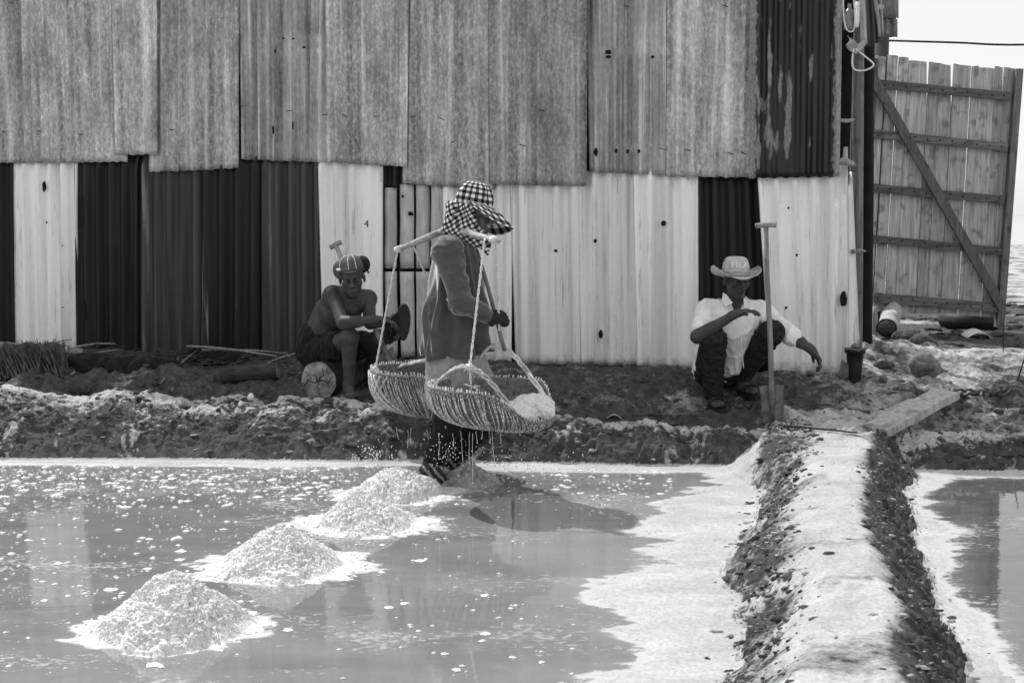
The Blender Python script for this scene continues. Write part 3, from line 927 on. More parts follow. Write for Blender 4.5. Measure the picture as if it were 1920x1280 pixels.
up(52, 250, 52, 305, 246, 304, .060, tone=1.10)
up(222, 311, 225, 291, 306, 291, .084, amp=.013, tone=1.12)
up(292, 463, 285, 323, 453, 316, .058, wave=.010, tone=.92)
up(455, 628, 456, 299, 615, 305, .034, M_GALVS, amp=.022, dents=(zy(540, 74), zy(540, 96)), tone=.92)
up(618, 776, 617, 305, 769, 313, .066, amp=.014, tone=1.04)
up(768, 926, 757, 345, 930, 355, .044, amp=.014, tone=1.0)
up(920, 1106, 921, 345, 1103, 350, .066, amp=.012, dents=(zy(1000, 205),), tone=.78)
up(1098, 1258, 1107, 322, 1252, 329, .040, M_GALVS, amp=.024, dents=(zy(1160, 100), zy(1160, 280)), tone=.90)
up(1250, 1414, 1250, 331, 1408, 333, .060, amp=.013, tone=1.0)
up(1406, 1578, 1405, 335, 1574, 332, .078, M_TAR, amp=.018, pitch=.075, label='rusty sheet smeared with black tar')
def low(xt0, yt0, xt1, yt1, xb0, yb0, xb1, yb1, off, mat, **kw):
    P = [W(xt0, yt0 - 45), W(xt1, yt1 - 45), W(xb0, yb0), W(xb1, yb1)]
    return sheet([(wu(p), p.z) for p in P], kw.pop('pitch', .122), kw.pop('amp', .030), off, mat, rag=.004, tuck=.055, **kw)
low(-60, 303, 34, 303, -60, 668, 38, 668, .012, M_BLACK, label='black painted sheet')
low(29, 303, 150, 303, 34, 662, 150, 662, .022, M_WHITE, label='white painted sheet')
low(144, 303, 264, 303, 150, 670, 264, 672, .032, M_BLACK, label='black painted sheet with torn left edge')
low(258, 303, 380, 303, 259, 672, 378, 674, .018, M_DARK, label='dark grey streaked sheet')
low(374, 303, 492, 303, 374, 675, 490, 678, .028, M_STREAK, label='black sheet with pale rust streaks')
low(485, 303, 606, 303, 486, 680, 610, 682, .016, M_DARK, label='dark grey sheet')
low(599, 303, 722, 303, 610, 665, 722, 668, .026, M_WHITE, label='white painted sheet')
low(830, 335, 962, 340, 832, 678, 960, 686, .010, M_WHITE, label='white painted sheet')
low(955, 340, 1088, 340, 968, 682, 1092, 684, .024, M_PALE, label='pale grey sheet')
low(1083, 325, 1194, 325, 1090, 683, 1198, 686, .012, M_PALE, label='pale grey sheet')
low(1187, 325, 1310, 330, 1196, 688, 1312, 692, .026, M_WHITE, label='white painted sheet')
low(1305, 330, 1424, 333, 1309, 692, 1440, 694, .006, M_BLACK, label='black painted sheet')
low(1418, 333, 1590, 320, 1445, 702, 1592, 708, .034, M_WHITE, label='white painted sheet fanning out at the end of the wall')
low(1562, 376, 1598, 366, 1560, 706, 1612, 640, .026, M_WHITE, pitch=.1, label='narrow white strip bent round the end post')
# added black sheet behind the wall to stop light leaks, and the white half-round battens in front of a black sheet
mb = MB(); ua, ub = wu(W(-140, 600, -.03)), wu(W(1585, 600, -.03))
mb.shell(lambda a, b: WP(zdiv(ua, ub, a), zdiv(wtop(zdiv(ua, ub, a)) - .01, .22, b), -.03), 12, 2, .012, WN)
part(wall, 'light_stop', mb, M_DARKM, False)  # added to block sun coming through gaps between the sheets
xs = [(719, 722, 745, 748), (748, 750, 777, 780), (778, 780, 806, 808), (806, 808, 834, 836)]
for i, (xa, xb_, xc, xd) in enumerate(xs):
    for (ya, yb) in ((352 if i < 1 else 346, 503), (509, 668 + i)):
        g = 2.4
        P = [W(xa + g, ya), W(xc - g + 2, ya), W(xa + g + (yb > 600) * 2, yb), W(xc - g + 2 + (yb > 600) * 2, yb)]
        def fn(a, b, P=P):
            p = P[0].lerp(P[1], a).lerp(P[2].lerp(P[3], a), b)
            return p + WN * (.006 + .026 * math.sin(PI * a) + .004 * math.sin(b * 9 + i))
        mb = MB(); mb.shell(fn, 8, 10, .003, WN)
        part(wall, 'batten', mb, M_WHITE)
low(714, 330, 762, 332, 716, 352, 760, 352, .008, M_BLACK, label='scrap of black sheet')
# nails driven through the sheets, bent over
for (px, py) in [(18, 5), (4, 247), (70, 245), (148, 252), (235, 247), (283, 245), (318, 243), (448, 200), (538, 208), (605, 215), (642, 215), (702, 218),
                 (770, 220), (824, 221), (1170, 10), (1237, 278), (1284, 280), (1365, 286), (1389, 285), (1355, 10), (1565, 15), (1563, 303), (1010, 205), (975, 271), (847, 267)]:
    p = W(px, py, .074); a = random.uniform(-.5, .3)
    e = p + WDIR * (.042 * math.cos(a)) + Vector((0, 0, .042 * math.sin(a)))
    mb = MB(); mb.tube([p - WN * .02, p, p.lerp(e, .5) + WN * .004, e + WN * .004], [.0032, .0032, .003, .0028], 6)
    part(wall, 'nail', mb, M_NAIL)
def spot(px, py, rx, ry, off, mat=M_DARKM, name='hole', n=11):
    c = W(px, py, off); k = 1 / 250.0; V = []
    for q in (0, 1):
        for i in range(n):
            a = 2 * PI * i / n; r = random.uniform(.7, 1.15)
            V.append(c + WDIR * (rx * k * r * math.cos(a)) + Vector((0, 0, ry * k * r * math.sin(a))) - WN * .004 * q)
    F = [tuple(range(n)), tuple(range(2 * n - 1, n - 1, -1))] + [(i, n + i, n + (i + 1) % n, (i + 1) % n) for i in range(n)]
    part(wall, name, (V, F, None), mat, False)
for (px, py, rx, ry) in [(83, 350, 5, 11), (87, 417, 2.2, 2.2), (117, 460, 1.5, 1.5), (117, 576, 1.8, 1.8), (153, 395, 5, 36), (157, 582, 5, 24), (755, 368, 2.5, 3), (770, 401, 6, 4),
                         (690, 510, 2, 3), (1042, 470, 3.5, 2.8), (1116, 452, 3, 4), (1126, 627, 4, 9), (1244, 419, 4.5, 5), (1582, 560, 6, 15), (1494, 478, 2.4, 2.4), (1474, 577, 2.4, 2.4),
                         (1478, 390, 2, 2), (1140, 98, 6, 4), (1141, 107, 5, 3), (1224, 107, 3.5, 3), (1155, 283, 3, 4), (1177, 284, 3, 4), (1198, 284, 2.6, 4), (1117, 286, 4, 8),
                         (512, 244, 2.2, 9), (549, 235, 2, 8), (531, 72, 3, 2), (550, 73, 3, 2), (570, 89, 4, 2), (516, 97, 2, 5)]:
    spot(px, py, rx, ry, .090 if py < 320 else .060)
# a small dark figure painted on the white sheet
def text_mesh(s, size, depth=.001):
    cu = bpy.data.curves.new('t', 'FONT'); cu.body = s; cu.size = size; cu.extrude = depth; cu.align_x = 'CENTER'; cu.align_y = 'CENTER'
    ob = bpy.data.objects.new('t', cu); COL.objects.link(ob)
    dg = bpy.context.evaluated_depsgraph_get(); m = ob.evaluated_get(dg).to_mesh()
    V = [v.co.copy() for v in m.vertices]; F = [tuple(p.vertices) for p in m.polygons]
    ob.evaluated_get(dg).to_mesh_clear(); bpy.data.objects.remove(ob); bpy.data.curves.remove(cu)
    return V, F
TV, TF = text_mesh('4', .075)
c = W(687, 420, .05)
part(wall, 'painted_figure', ([c + WDIR * v.x + Vector((0, 0, v.y)) + WN * v.z for v in TV], TF, None), M_DARKM, False)
# timber posts that carry the sheets from behind
for px in (60, 480, 900, 1330):
    p = W(px, 600, -.10); mb = MB(); mb.box((p.x, p.y, WTOP / 2 + .05), (.09, .09, WTOP - .1)); part(wall, 'timber_post', mb, M_POST, False)
# ------------------------------------------------------------------ gate, posts, shed end
UP = Vector((0, 0, 1))
GY = 11.2
gate = thing('wooden_gate', 'weathered plank gate with diagonal brace standing open past the wall end', 'gate', D(1750, 590, GY))
def GP(s, t, off=0.0):
    """s across, t down the gate, both 0..1"""
    px = zdiv(zdiv(1645, 1900, s), zdiv(1618, 1874, s), t); py = zdiv(zdiv(104, 128, s), zdiv(583, 592, s), t)
    p = D(px, py, GY); p.y -= off
    return p
edges = [1643, 1661.5, 1664.5, 1684, 1686, 1704, 1704.3, 1738, 1743.5, 1763, 1763.3, 1783, 1789, 1821.5, 1823.5, 1835.5, 1835.8, 1865, 1866.6, 1880, 1883.5, 1903]
tops = [3, 0, 2, 7, 6, 7, 5, 6, 7, 2, 3]
for i in range(11):
    s0 = (edges[2 * i] - 1645) / 255; s1 = (edges[2 * i + 1] - 1645) / 255
    t0 = (tops[i] - 3) / 480; t1 = 1 + random.uniform(-.006, .006)
    dt = random.uniform(-.004, .004); tw = random.uniform(-.004, .004)
    nx = (edges[2 * i + 2] - 1645) / 255 if i < 10 else s1; close = .85 if i in (3, 5, 9) else 0; narrow = .0012 if i in (0, 6, 8) else .0
    def fn(a, b):
        sa = s0 + narrow * .6 * b; sb = s1 - narrow * b + (nx - s1) * close * min(1, b / .17)
        return GP(zdiv(sa, sb, a), zdiv(t0 + dt * a, t1, b) + (.0012 * math.sin(a * 5 + i) if b < .01 else 0), .0 + tw * (2 * a - 1) + .003 * math.sin(b * 3 + i))
    mb = MB(); mb.shell(fn, 3, 18, .022, (0, -1, 0)); part(gate, 'plank', mb, M_PLANK, False)
for (ya, yb) in ((151, 178), (244, 274), (346, 372), (442, 468), (551, 574)):
    a = D(1634 if ya > 160 else 1640, ya + 6, GY - .035); b = D(1893 - (ya - 150) * .05, yb + 3, GY - .035)
    mb = MB(); mb.beam(a, b, .072 if ya < 500 else .085, .035); r = part(gate, 'rail', mb, M_RAIL, False)
    for k in range(11):
        q = a.lerp(b, (k + .5) / 11) + Vector((0, -.019, random.uniform(-.012, .012)))
        nb = MB(); nb.ball(q, (.008, .004, .008), None, 6, 4); part(r, 'nail', nb, M_NAIL)
mb = MB(); mb.beam(D(1638, 148, GY - .068), D(1880, 578, GY - .068), .082, .028); part(gate, 'brace', mb, M_BRACE, False)
mb = MB(); mb.beam(D(1640, 110, GY - .01), D(1612, 588, GY - .01), .06, .05); part(gate, 'stile', mb, M_BRACE, False)
mb = MB(); mb.beam(D(1909, 130, GY - .02), D(1873, 613, GY - .02), .062, .09); part(gate, 'stile', mb, M_BRACE, False)
# posts at the end of the wall
def post(name, label, pts, rad, mat, n=10, flat=1.0, cat='post', group=None, knots=.06):
    P = []; Rr = []
    for i in range(len(pts) - 1):
        for k in range(6):
            t = k / 6; p = Vector(pts[i]).lerp(Vector(pts[i + 1]), t)
            P.append(p + Vector((random.uniform(-1, 1), 0, 0)) * rad * knots); Rr.append(rad * random.uniform(1 - knots, 1 + knots))
    P.append(Vector(pts[-1])); Rr.append(rad * .95)
    mb = MB(); mb.tube(P, Rr, n, True, flat)
    return single(name, label, cat, mb, mat, True, group)
Ye = wall_y(D(1600, 400, 8.6).x)
gx = D(1624, 640, Ye + .32)
post('wooden_post', 'grey timber post at the end of the corrugated wall, right of the bamboo pole', [(D(1608, 660, Ye + .30).x, Ye + .3, .2), (D(1606, 100, Ye + .30).x, Ye + .3, 3.3)], .040, M_STICK, 12)
post('wooden_post', 'added black post filling the dark gap between timber post and gate hinge', [(D(1624, 660, Ye + .5).x, Ye + .5, .2), (D(1622, 100, Ye + .5).x, Ye + .5, 3.3)], .055, M_DARKM, 10)  # added post, black to stand for the dark gap
post('wooden_post', 'thin bamboo pole between the tarred sheet and the dark timber post', [(D(1592, 640, Ye + .16).x, Ye + .16, .2), (D(1588, 300, Ye + .16).x, Ye + .16, 1.9), (D(1586, 0, Ye + .16).x, Ye + .16, 3.4)], .026, M_POLE, 8)
post('gate_post', 'dark post the plank gate hangs from', [(D(1634, 640, GY + .12).x, GY + .12, .25), (D(1652, 90, GY + .12).x, GY + .12, 3.1)], .075, M_POST, 10)
post('wooden_stake', 'pale thin stake below the hinge side of the gate', [(D(1640, 645, GY - .6).x, GY - .6, .3), (D(1641, 585, GY - .6).x, GY - .6, .70)], .022, M_POLE, 7, cat='stake')
# broken branch stubs poking out past the sheet edge
for lab, pts, r in (('short bone-like branch stub poking out beside the tarred sheet, upper one', [D(1566, 226, Ye - .02), D(1590, 227, Ye - .07), D(1603, 224, Ye - .08)], .014),
                    ('thick broken branch end poking out at the lower corner of the tarred sheet', [D(1566, 302, Ye - .02), D(1590, 304, Ye - .07), D(1606, 312, Ye - .08)], .024),
                    ('pale pointed splinter poking past the white sheet beside the gate', [D(1596, 472, Ye - .02), D(1612, 471, Ye - .03), D(1624, 471, Ye - .03)], .015)):
    mb = MB(); mb.tube([pts[0], pts[1], pts[1].lerp(pts[2], .5), pts[2]], [r, r, r * .8, r * .25], 8); single('branch_stub', lab, 'branch', mb, M_POLE, True, 'branch stubs at the wall end')
# clutter hung up at the end of the wall
def cloth_strip(px0, px1, px2, px3, py0, py1, Y, mat, fold=.02, nf=3, name='rag', seed=0):
    def fn(a, b):
        p = D(zdiv(zdiv(px0, px1, a), zdiv(px2, px3, a), b), zdiv(py0, py1, b) + 4 * math.sin(a * 7 + seed) * (b > .98), Y)
        p.y += fold * math.sin(a * nf * 2 * PI + b * 1.5 + seed) - .02 * math.sin(b * 3)
        return p
    mb = MB(); mb.shell(fn, 16, 14, .004, (0, -1, 0)); return mb
hy = Ye - .12
single('hanging_cloth', 'dark folded cloth hanging from the top of the wall end', 'cloth', cloth_strip(1612, 1640, 1624, 1654, -60, 84, hy, M_DRAG, .035, 3), M_DRAG)
single('hanging_rag', 'long pale strip of rag hanging beside the dark cloth', 'rag', cloth_strip(1606, 1617, 1615, 1627, -60, 82, hy - .06, M_RAG, .012, 1), M_RAG)
single('hanging_rag', 'knotted pale rag hanging at the right edge of the dark cloth', 'rag', cloth_strip(1634, 1652, 1648, 1658, -20, 66, hy - .05, M_RAG, .02, 2, seed=1), M_RAG)
kb = MB(); kb.ball(D(1650, 14, hy - .07), (.03, .02, .022), None, 8, 6, .15)
single('knot', 'small pale knot of rag tied above the right hanging rag', 'rag', kb, M_RAG)
mb = MB(); c = D(1592, 36, hy - .05)
prof = [(-.075, .026), (-.07, .034), (.02, .036), (.05, .03), (.07, .014), (.10, .013)]
def fnb(a, b):
    k = b * (len(prof) - 1); i = min(int(k), len(prof) - 2); f = k - i
    z = zdiv(prof[i][0], prof[i + 1][0], f); r = zdiv(prof[i][1], prof[i + 1][1], f)
    return c + Vector((r * math.cos(a * 2 * PI), r * math.sin(a * 2 * PI), z))
mb.grid(fnb, 14, 15, True); single('plastic_bottle', 'grey plastic bottle hanging by a wire loop near the tarred sheet', 'bottle', mb, M_BOTTLE)
def wire(name, label, pts, r=.006, cat='wire', mat=None, n=6, grp=None):
    P = [Vector(p) for p in pts]; out = []
    for i in range(len(P) - 1):
        p0 = P[max(i - 1, 0)]; p1 = P[i]; p2 = P[i + 1]; p3 = P[min(i + 2, len(P) - 1)]
        for k in range(6):
            t = k / 6
            out.append(.5 * (2 * p1 + (p2 - p0) * t + (2 * p0 - 5 * p1 + 4 * p2 - p3) * t * t + (3 * p1 - p0 - 3 * p2 + p3) * t ** 3))
    out.append(P[-1]); mb = MB(); mb.tube(out, r, n); return single(name, label, cat, mb, mat or M_PLASTIC, True, grp)
wy = hy - .1
wire('wire_loop', 'white wire bent into a rounded triangle hanging by the gate', [D(1601, 92, wy), D(1598, 112, wy), D(1600, 128, wy), D(1612, 133, wy), D(1628, 130, wy), D(1638, 121, wy), D(1622, 106, wy), D(1604, 92, wy)], .006)
wire('cord_loop', 'pale cord looping round the hanging bottle', [D(1581, -30, wy), D(1582, 30, wy), D(1588, 56, wy), D(1600, 57, wy), D(1603, 30, wy), D(1598, -30, wy)], .005, 'cord', M_ROPE)
def fnr(a, b): 
    p = D(1588 + 32 * a + 6 * math.sin(b * 4), 74 + 20 * b - 8 * math.cos(a * 5), wy); p.y += .02 * math.sin(a * 11 + b * 5); return p
mb = MB(); mb.shell(fnr, 10, 6, .003, (0, -1, 0)); single('torn_net', 'torn grey scrap of plastic tied above the white wire triangle', 'plastic scrap', mb, M_RAG)
mb = MB(); mb.tube([D(1608, 4, wy), D(1607, 42, wy), D(1606, 52, wy)], [.014, .016, .012], 10); single('float', 'small white plastic float hanging beside the pale rag', 'float', mb, M_PLASTIC)
# shed roof behind, cable
sh = thing('shed', 'shed behind the wall showing one corner of its corrugated roof edge', 'shed', D(1640, 400, 13))
def fns(a, b): 
    p = D(1560 + 126 * a, zdiv(-60, 34, b), 13.0); p.y += .02 * math.cos(a * 2 * PI * 9); return p
mb = MB(); mb.shell(fns, 60, 4, .004, (0, -1, 0)); part(sh, 'roof_sheet', mb, M_GALV)
def fns2(a, b):
    p = D(1560 + 124 * a, zdiv(36, 70, b), 13.06); p.y += .02 * math.cos(a * 2 * PI * 9); return p
mb = MB(); mb.shell(fns2, 60, 4, .004, (0, -1, 0)); part(sh, 'roof_sheet', mb, M_GALV)
mb = MB(); mb.box((D(1600, 400, 13.2).x, 13.2, 1.8), (.12, .12, 3.2)); part(sh, 'post', mb, M_POST, False)
mb = MB(); mb.beam(D(1540, 36, 13.12), D(1678, 36, 13.12), .09, .08); part(sh, 'beam', mb, M_POST, False)
pts = [D(1560, 72, 14.4), D(1655, 76, 14), D(1790, 80, 13.6), D(1925, 84, 13.2), D(2300, 70, 12)]
wire('overhead_cable', 'dark cable strung across the sky above the gate', pts, .011, 'cable', M_RUBBER)
for p in (pts[0], pts[-1]):
    if p is pts[-1]:
        post('cable_pole', 'pole at the far end of the overhead cable', [(p.x, p.y, .3), (p.x, p.y, p.z + .1)], .06, M_POST, cat='pole')
# ------------------------------------------------------------------ things on the ground at the right
def rock(label, px, py, rx, ry, rz, mat, name='rock', cat='rock', seed=0, group=None, sink=.3):
    p = onG(px, py); V, Q = sdf_mesh([ell(p + Vector((0, ry * .6, rz * (1 - sink))), (rx, ry, rz))], max(.005, rx / 14))
    N = vnormals(V, Q); V = V + N * (rx * (.28 * fbm3(V * (.55 / rx) + seed, 2) + .07 * fbm3(V * (3 / rx) + seed, 2)))[:, None]
    return single(name, label, cat, (V, Q, None), mat, True, group)
rock('large grey boulder on the pale spill of earth near the end of the wall', 1738, 716, .10, .09, .085, M_ROCK, seed=2)
rock('small round dark stone just right of the white sheet end', 1656, 721, .030, .028, .03, M_ROCK, seed=4)
rock('flat dark clod beside the large boulder', 1690, 714, .055, .03, .022, M_CLOD, 'clod', 'clod', 6)
rock('dark clod lying high on the pale spill of earth', 1660, 690, .075, .04, .028, M_CLOD, 'clod', 'clod', 8)
rock('dark lump of earth at the end of the gate log', 1735, 660, .12, .10, .08, M_CLOD, 'clod', 'clod', 9)
rock('dark lump below the torn paper bundle under the gate', 1705, 642, .12, .10, .06, M_CLOD, 'clod', 'clod', 11)
rock('tiny dark stone on the pale path behind the board', 1782, 726, .014, .014, .014, M_ROCK, seed=12)
rock('white pebble on the lit crest of the bank', 470, 760, .022, .018, .028, M_PLASTIC, 'pebble', 'pebble', 13, sink=-.2)
rock('broad smooth clod in the shaded earth behind the bank', 146, 738, .085, .06, .045, M_CLOD, 'clod', 'clod', 14)
# scattered dark rubbish on the flats beyond the gate
mb = MB()
for _ in range(260):
    y = random.uniform(9.8, 16); x = y * random.uniform(.30, .47)
    r = random.uniform(.008, .045); mb.ball((x, y, gz(x, y) + r * .1), (r * random.uniform(1, 3), r, r * .5), None, 6, 4, .3)
single('rubbish', 'dark litter and clods strewn over the flats beyond the gate', 'litter', mb, M_CLOD, False, kind='stuff')
def lay(px, py, dz=.02): p = onG(px, py); return p + Vector((0, 0, dz))
# log wrapped in torn paper, tyre, white scrap
t = thing('wrapped_log', 'short log wrapped in torn pale paper below the gate', 'log', onG(1668, 640))
a = lay(1662, 638, .09); b = a + Vector((.30, .75, .11))
def fnl(aa, bb):
    p = a.lerp(b, bb); r = .085 * (1 + .10 * math.sin(aa * 19 + bb * 11) * (bb > .1)); d = (b - a).normalized(); x = d.cross(UP).normalized(); y = x.cross(d)
    return p + (x * math.cos(aa * 2 * PI) + y * math.sin(aa * 2 * PI)) * r
mb = MB(); mb.grid(fnl, 20, 12, True); part(t, 'paper', mb, M_RAG)
mb = MB(); mb.tube([a - (b - a) * .03, b + (b - a) * .05], .075, 14); part(t, 'log', mb, M_LOG)
tc = onG(1832, 618); t = thing('tyre', 'old black tyre lying flat under the right end of the gate', 'tyre', tc)
mb = MB(); R1, R2 = .20, .085
mb.grid(lambda u, v: tc + Vector(((R1 + R2 * math.cos(v * 2 * PI)) * math.cos(u * 2 * PI), .2 + (R1 + R2 * math.cos(v * 2 * PI)) * math.sin(u * 2 * PI), .08 + R2 * math.sin(v * 2 * PI))), 36, 14, True)
part(t, 'casing', mb, M_RUBBER)
mb = MB(); q = lay(1835, 636, .02)
mb.shell(lambda u, v: q + Vector((u * .22 - .1, v * .16, .05 * math.sin(u * PI) + .02 * v)), 8, 4, .006, (0, 0, 1)); single('plastic_scrap', 'curled white scrap on the flats in front of the tyre', 'plastic scrap', mb, M_PLASTIC)
mb = MB(); q = lay(1770, 628, .01); mb.shell(lambda u, v: q + Vector((u * .2 - .1, v * .12, .02 * math.sin(u * 5))), 8, 4, .005, (0, 0, 1)); single('plastic_scrap', 'flat pale scrap on the flats left of the curled white scrap', 'plastic scrap', mb, M_RAG)
def stick(label, a, b, r=.008, mat=None, bend=.02, group=None, name='stick', cat='stick'):
    a = Vector(a); b = Vector(b); P = [a.lerp(b, k / 5) + Vector((random.uniform(-1, 1) * bend * .3, 0, math.sin(k / 5 * PI) * bend + random.uniform(-1, 1) * bend * .2)) for k in range(6)]
    mb = MB(); mb.tube(P, [r, r, r * .95, r * .9, r * .8, r * .6], 7); return single(name, label, cat, mb, mat or M_STICK, True, group)
p = onG(1905, 716); stick('thin dark rod stuck upright in the ground right of the board', p - Vector((0, 0, .05)), p + Vector((.055, 0, .16)), .006, M_RUBBER, 0, name='rod', cat='rod')
p = onG(1881, 660); stick('thin dark wire standing in the ground below the gate foot', p - Vector((0, 0, .03)), p + Vector((-.01, 0, .28)), .004, M_RUBBER, 0, name='rod', cat='rod')
# broken pot or boot-shaped bucket at the end of the wall
bp = onG(1603, 716); t = thing('bucket', 'dark tapered bucket standing against the end of the white sheet', 'bucket', bp)
pr = [(0, .040), (.02, .045), (.20, .058), (.205, .070), (.235, .072), (.235, .062), (.20, .052), (.02, .038)]
def fnq(a, b):
    k = b * (len(pr) - 1); i = min(int(k), len(pr) - 2); f = k - i
    return bp + Vector((zdiv(pr[i][1], pr[i + 1][1], f) * math.cos(a * 2 * PI), .02 + zdiv(pr[i][1], pr[i + 1][1], f) * math.sin(a * 2 * PI), zdiv(pr[i][0], pr[i + 1][0], f)))
mb = MB(); mb.grid(fnq, 18, 21, True); part(t, 'bucket_wall', mb, M_RUBBER)
mb = MB(); mb.tube([bp + Vector((-.072, -.02, .235)), bp + Vector((0, -.07, .232)), bp + Vector((.072, 0, .24))], .010, 7); part(t, 'rim', mb, M_IRON)
rock('pale lump sitting on top of the dark bucket', 1606, 652, .03, .03, .02, M_ROCK, seed=21).location = bp + Vector((0, .02, .225))
mb = MB(); q = onG(1590, 716); mb.shell(lambda u, v: q + Vector((-.05 + u * .10 - v * .02, -.01 + .02 * u, .01 + .13 * (1 - v) * (1 - .6 * u))), 5, 4, .006, (0, -1, 0)); single('metal_scrap', 'triangular scrap of dark metal leaning at the foot of the bucket', 'scrap metal', mb, M_IRON, False)
# thick pale board laid as a ramp
A = D(1638, 803, 7.22); B = D(1774, 731, 7.80)
t = thing('board', 'thick pale board laid slanting up from the dyke like a ramp', 'board', A)
mb = MB()
fwd = (B - A).normalized(); rt = fwd.cross(UP).normalized(); upv = rt.cross(fwd)
def fnw(a, b): return A + (B - A) * b + rt * (.185 * (a - .5)) + upv * (.0025 * math.sin(a * 5 + b * 13) + .001 * math.sin(b * 40 + a * 3) + .012 * (b < .01) * math.sin(a * 9))
mb.shell(fnw, 8, 40, .046, upv); part(t, 'timber', mb, M_BOARD, False)
sl = A + rt * -.06 + fwd * .9
mb = MB(); mb.beam(A + rt * -.115 + fwd * .2 - upv * .02, A + rt * -.115 + fwd * .63 - upv * .02, .035, .03, upv); part(t, 'batten', mb, M_BOARD, False)
# dry litter on the path
stick('dark twig lying on the pale path above the board', lay(1672, 733), lay(1712, 740), .006, M_CLOD, .004)
stick('dark straight reed lying along the foot of the white sheets toward the board', lay(1470, 805, .015), lay(1608, 818, .02), .007, M_CLOD, .004)
for k, (lab, a, b) in enumerate((('pale splinter leaning in the litter at the bottom right bank', (1862, 826), (1880, 806)), ('pale splinter crossing the leaning one at the bottom right bank', (1850, 812), (1888, 824)), ('short twig on the far right bank slope', (1838, 758), (1842, 745)))):
    stick(lab, lay(*a, .012), lay(*b, .03), .008, M_POLE, .006)
mb = MB(); q = lay(1815, 748, .03)
for k in range(7):
    a0 = random.uniform(0, 6); mb.tube([q + Vector((.06 * k - .12 + .05 * math.cos(a0 + j), .03 * math.sin(a0 * 2 + j), .02 * math.sin(j * 1.3 + a0))) for j in range(6)], .008, 6)
single('root_tangle', 'tangle of dark roots at the top end of the pale board', 'roots', mb, M_CLOD)
mb = MB(); q = lay(1155, 789, .015); mb.shell(lambda u, v: q + Vector((u * .12 - .06, v * .06, .03 * math.sin(u * 4) * (1 - v))), 8, 3, .004, (0, 0, 1)); single('plastic_scrap', 'torn white scrap on the bank right of the baskets', 'plastic scrap', mb, M_PLASTIC)
stick('flat dark stick beside the torn white scrap on the bank', lay(1165, 787), lay(1240, 776), .009, M_CLOD, .01)

# ------------------------------------------------------------------ litter along the foot of the wall, left
def wg(px, py, dz=0):      # ground point
    return onG(px, py) + Vector((0, 0, dz))
t = thing('thatch_bundle', 'dark bundle of old thatch leaning at the left foot of the wall', 'thatch', wg(50, 706))
mb = MB()
for k in range(420):
    f = random.random(); a = wg(0, 704) + Vector((-.35 + .82 * f, random.uniform(-.10, .12), random.uniform(-.02, .02)))
    h = random.uniform(.13, .225) * (.8 + .3 * f); lean = -.10 + random.gauss(0, .05)
    mb.tube([a, a + Vector((lean * .5, .05, h * .55)), a + Vector((lean, .10 + random.uniform(-.03, .03), h))], [.007, .006, .003], 4)
part(t, 'straws', mb, M_THATCH, False, kind='stuff')
mb = MB(); q = wg(30, 704); mb.shell(lambda u, v: q + Vector((-.45 + .80 * u - .08 * v, .06 + .10 * v, .20 * v + .01 * math.sin(u * 30))), 30, 4, .03, (0, -1, 0)); part(t, 'core', mb, M_THATCH)
# logs
def log(label, a, b, r, mat=M_LOG, cutend=True, seed=0, name='log'):
    a = Vector(a); b = Vector(b); d = (b - a).normalized(); x = d.cross(UP).normalized(); y = x.cross(d)
    t = thing(name, label, 'log', a)
    mb = MB(); mb.grid(lambda u, v: a + (b - a) * v + (x * math.cos(u * 2 * PI) + y * math.sin(u * 2 * PI)) * r * (1 + .015 * math.sin(u * 2 * PI * 3 + seed) + .02 * math.sin(u * 40 + v * 7)), 36, 12, True)
    part(t, 'bark', mb, mat)
    for e, s in ((a, -1), (b, 1)):
        mb = MB(); n = 36
        P = [e + d * .002 * s] + [e + d * .001 * s + (x * math.cos(2 * PI * i / n) + y * math.sin(2 * PI * i / n)) * r * (1 + .015 * math.sin(2 * PI * i / n * 3 + seed) + .02 * math.sin(i / n * 40 + (0 if s < 0 else 7))) for i in range(n)]
        P2 = [p - d * .004 * s for p in P]
        mb.raw(P, [(0, 1 + i, 1 + (i + 1) % n) for i in range(n)]); part(t, 'cut_end', mb, M_CUT, False)
    return t
g = wg(602, 736); LR = .132
la = Vector((g.x, g.y - .10, g.z + LR * .80)); lb = la + Vector((.32, .74, .0))
lt = log('short round log with a pale cracked cut end under the shirtless man', la, lb, LR, seed=1)
# cracks in its cut end
dlog = (lb - la).normalized(); xl = dlog.cross(UP).normalized(); yl = xl.cross(dlog)
for a0, l0, l1 in ((.15, .0, .95), (3.25, .05, .95), (1.0, .1, .7), (2.2, .05, .5), (4.6, .0, .4)):
    P = [la - dlog * .003 + (xl * math.cos(a0 + .25 * math.sin(k * 1.7)) + yl * math.sin(a0 + .25 * math.sin(k * 1.7))) * LR * zdiv(l0, l1, k / 5) for k in range(6)]
    mb = MB(); mb.tube(P, [.006, .005, .004, .004, .003, .002], 5); part(lt, 'crack', mb, M_CLOD)
a = wg(418, 716, .055); b = wg(522, 718, .065); log('split grey log half buried behind the bank, left of the seated man', a, b, .058, M_STICK if False else M_LOG, seed=3)
a = wg(100, 676, .10); b = wg(158, 678, .075); log('pale peeled branch lying against the thatch bundle', a, b, .028, M_POLE, seed=5)
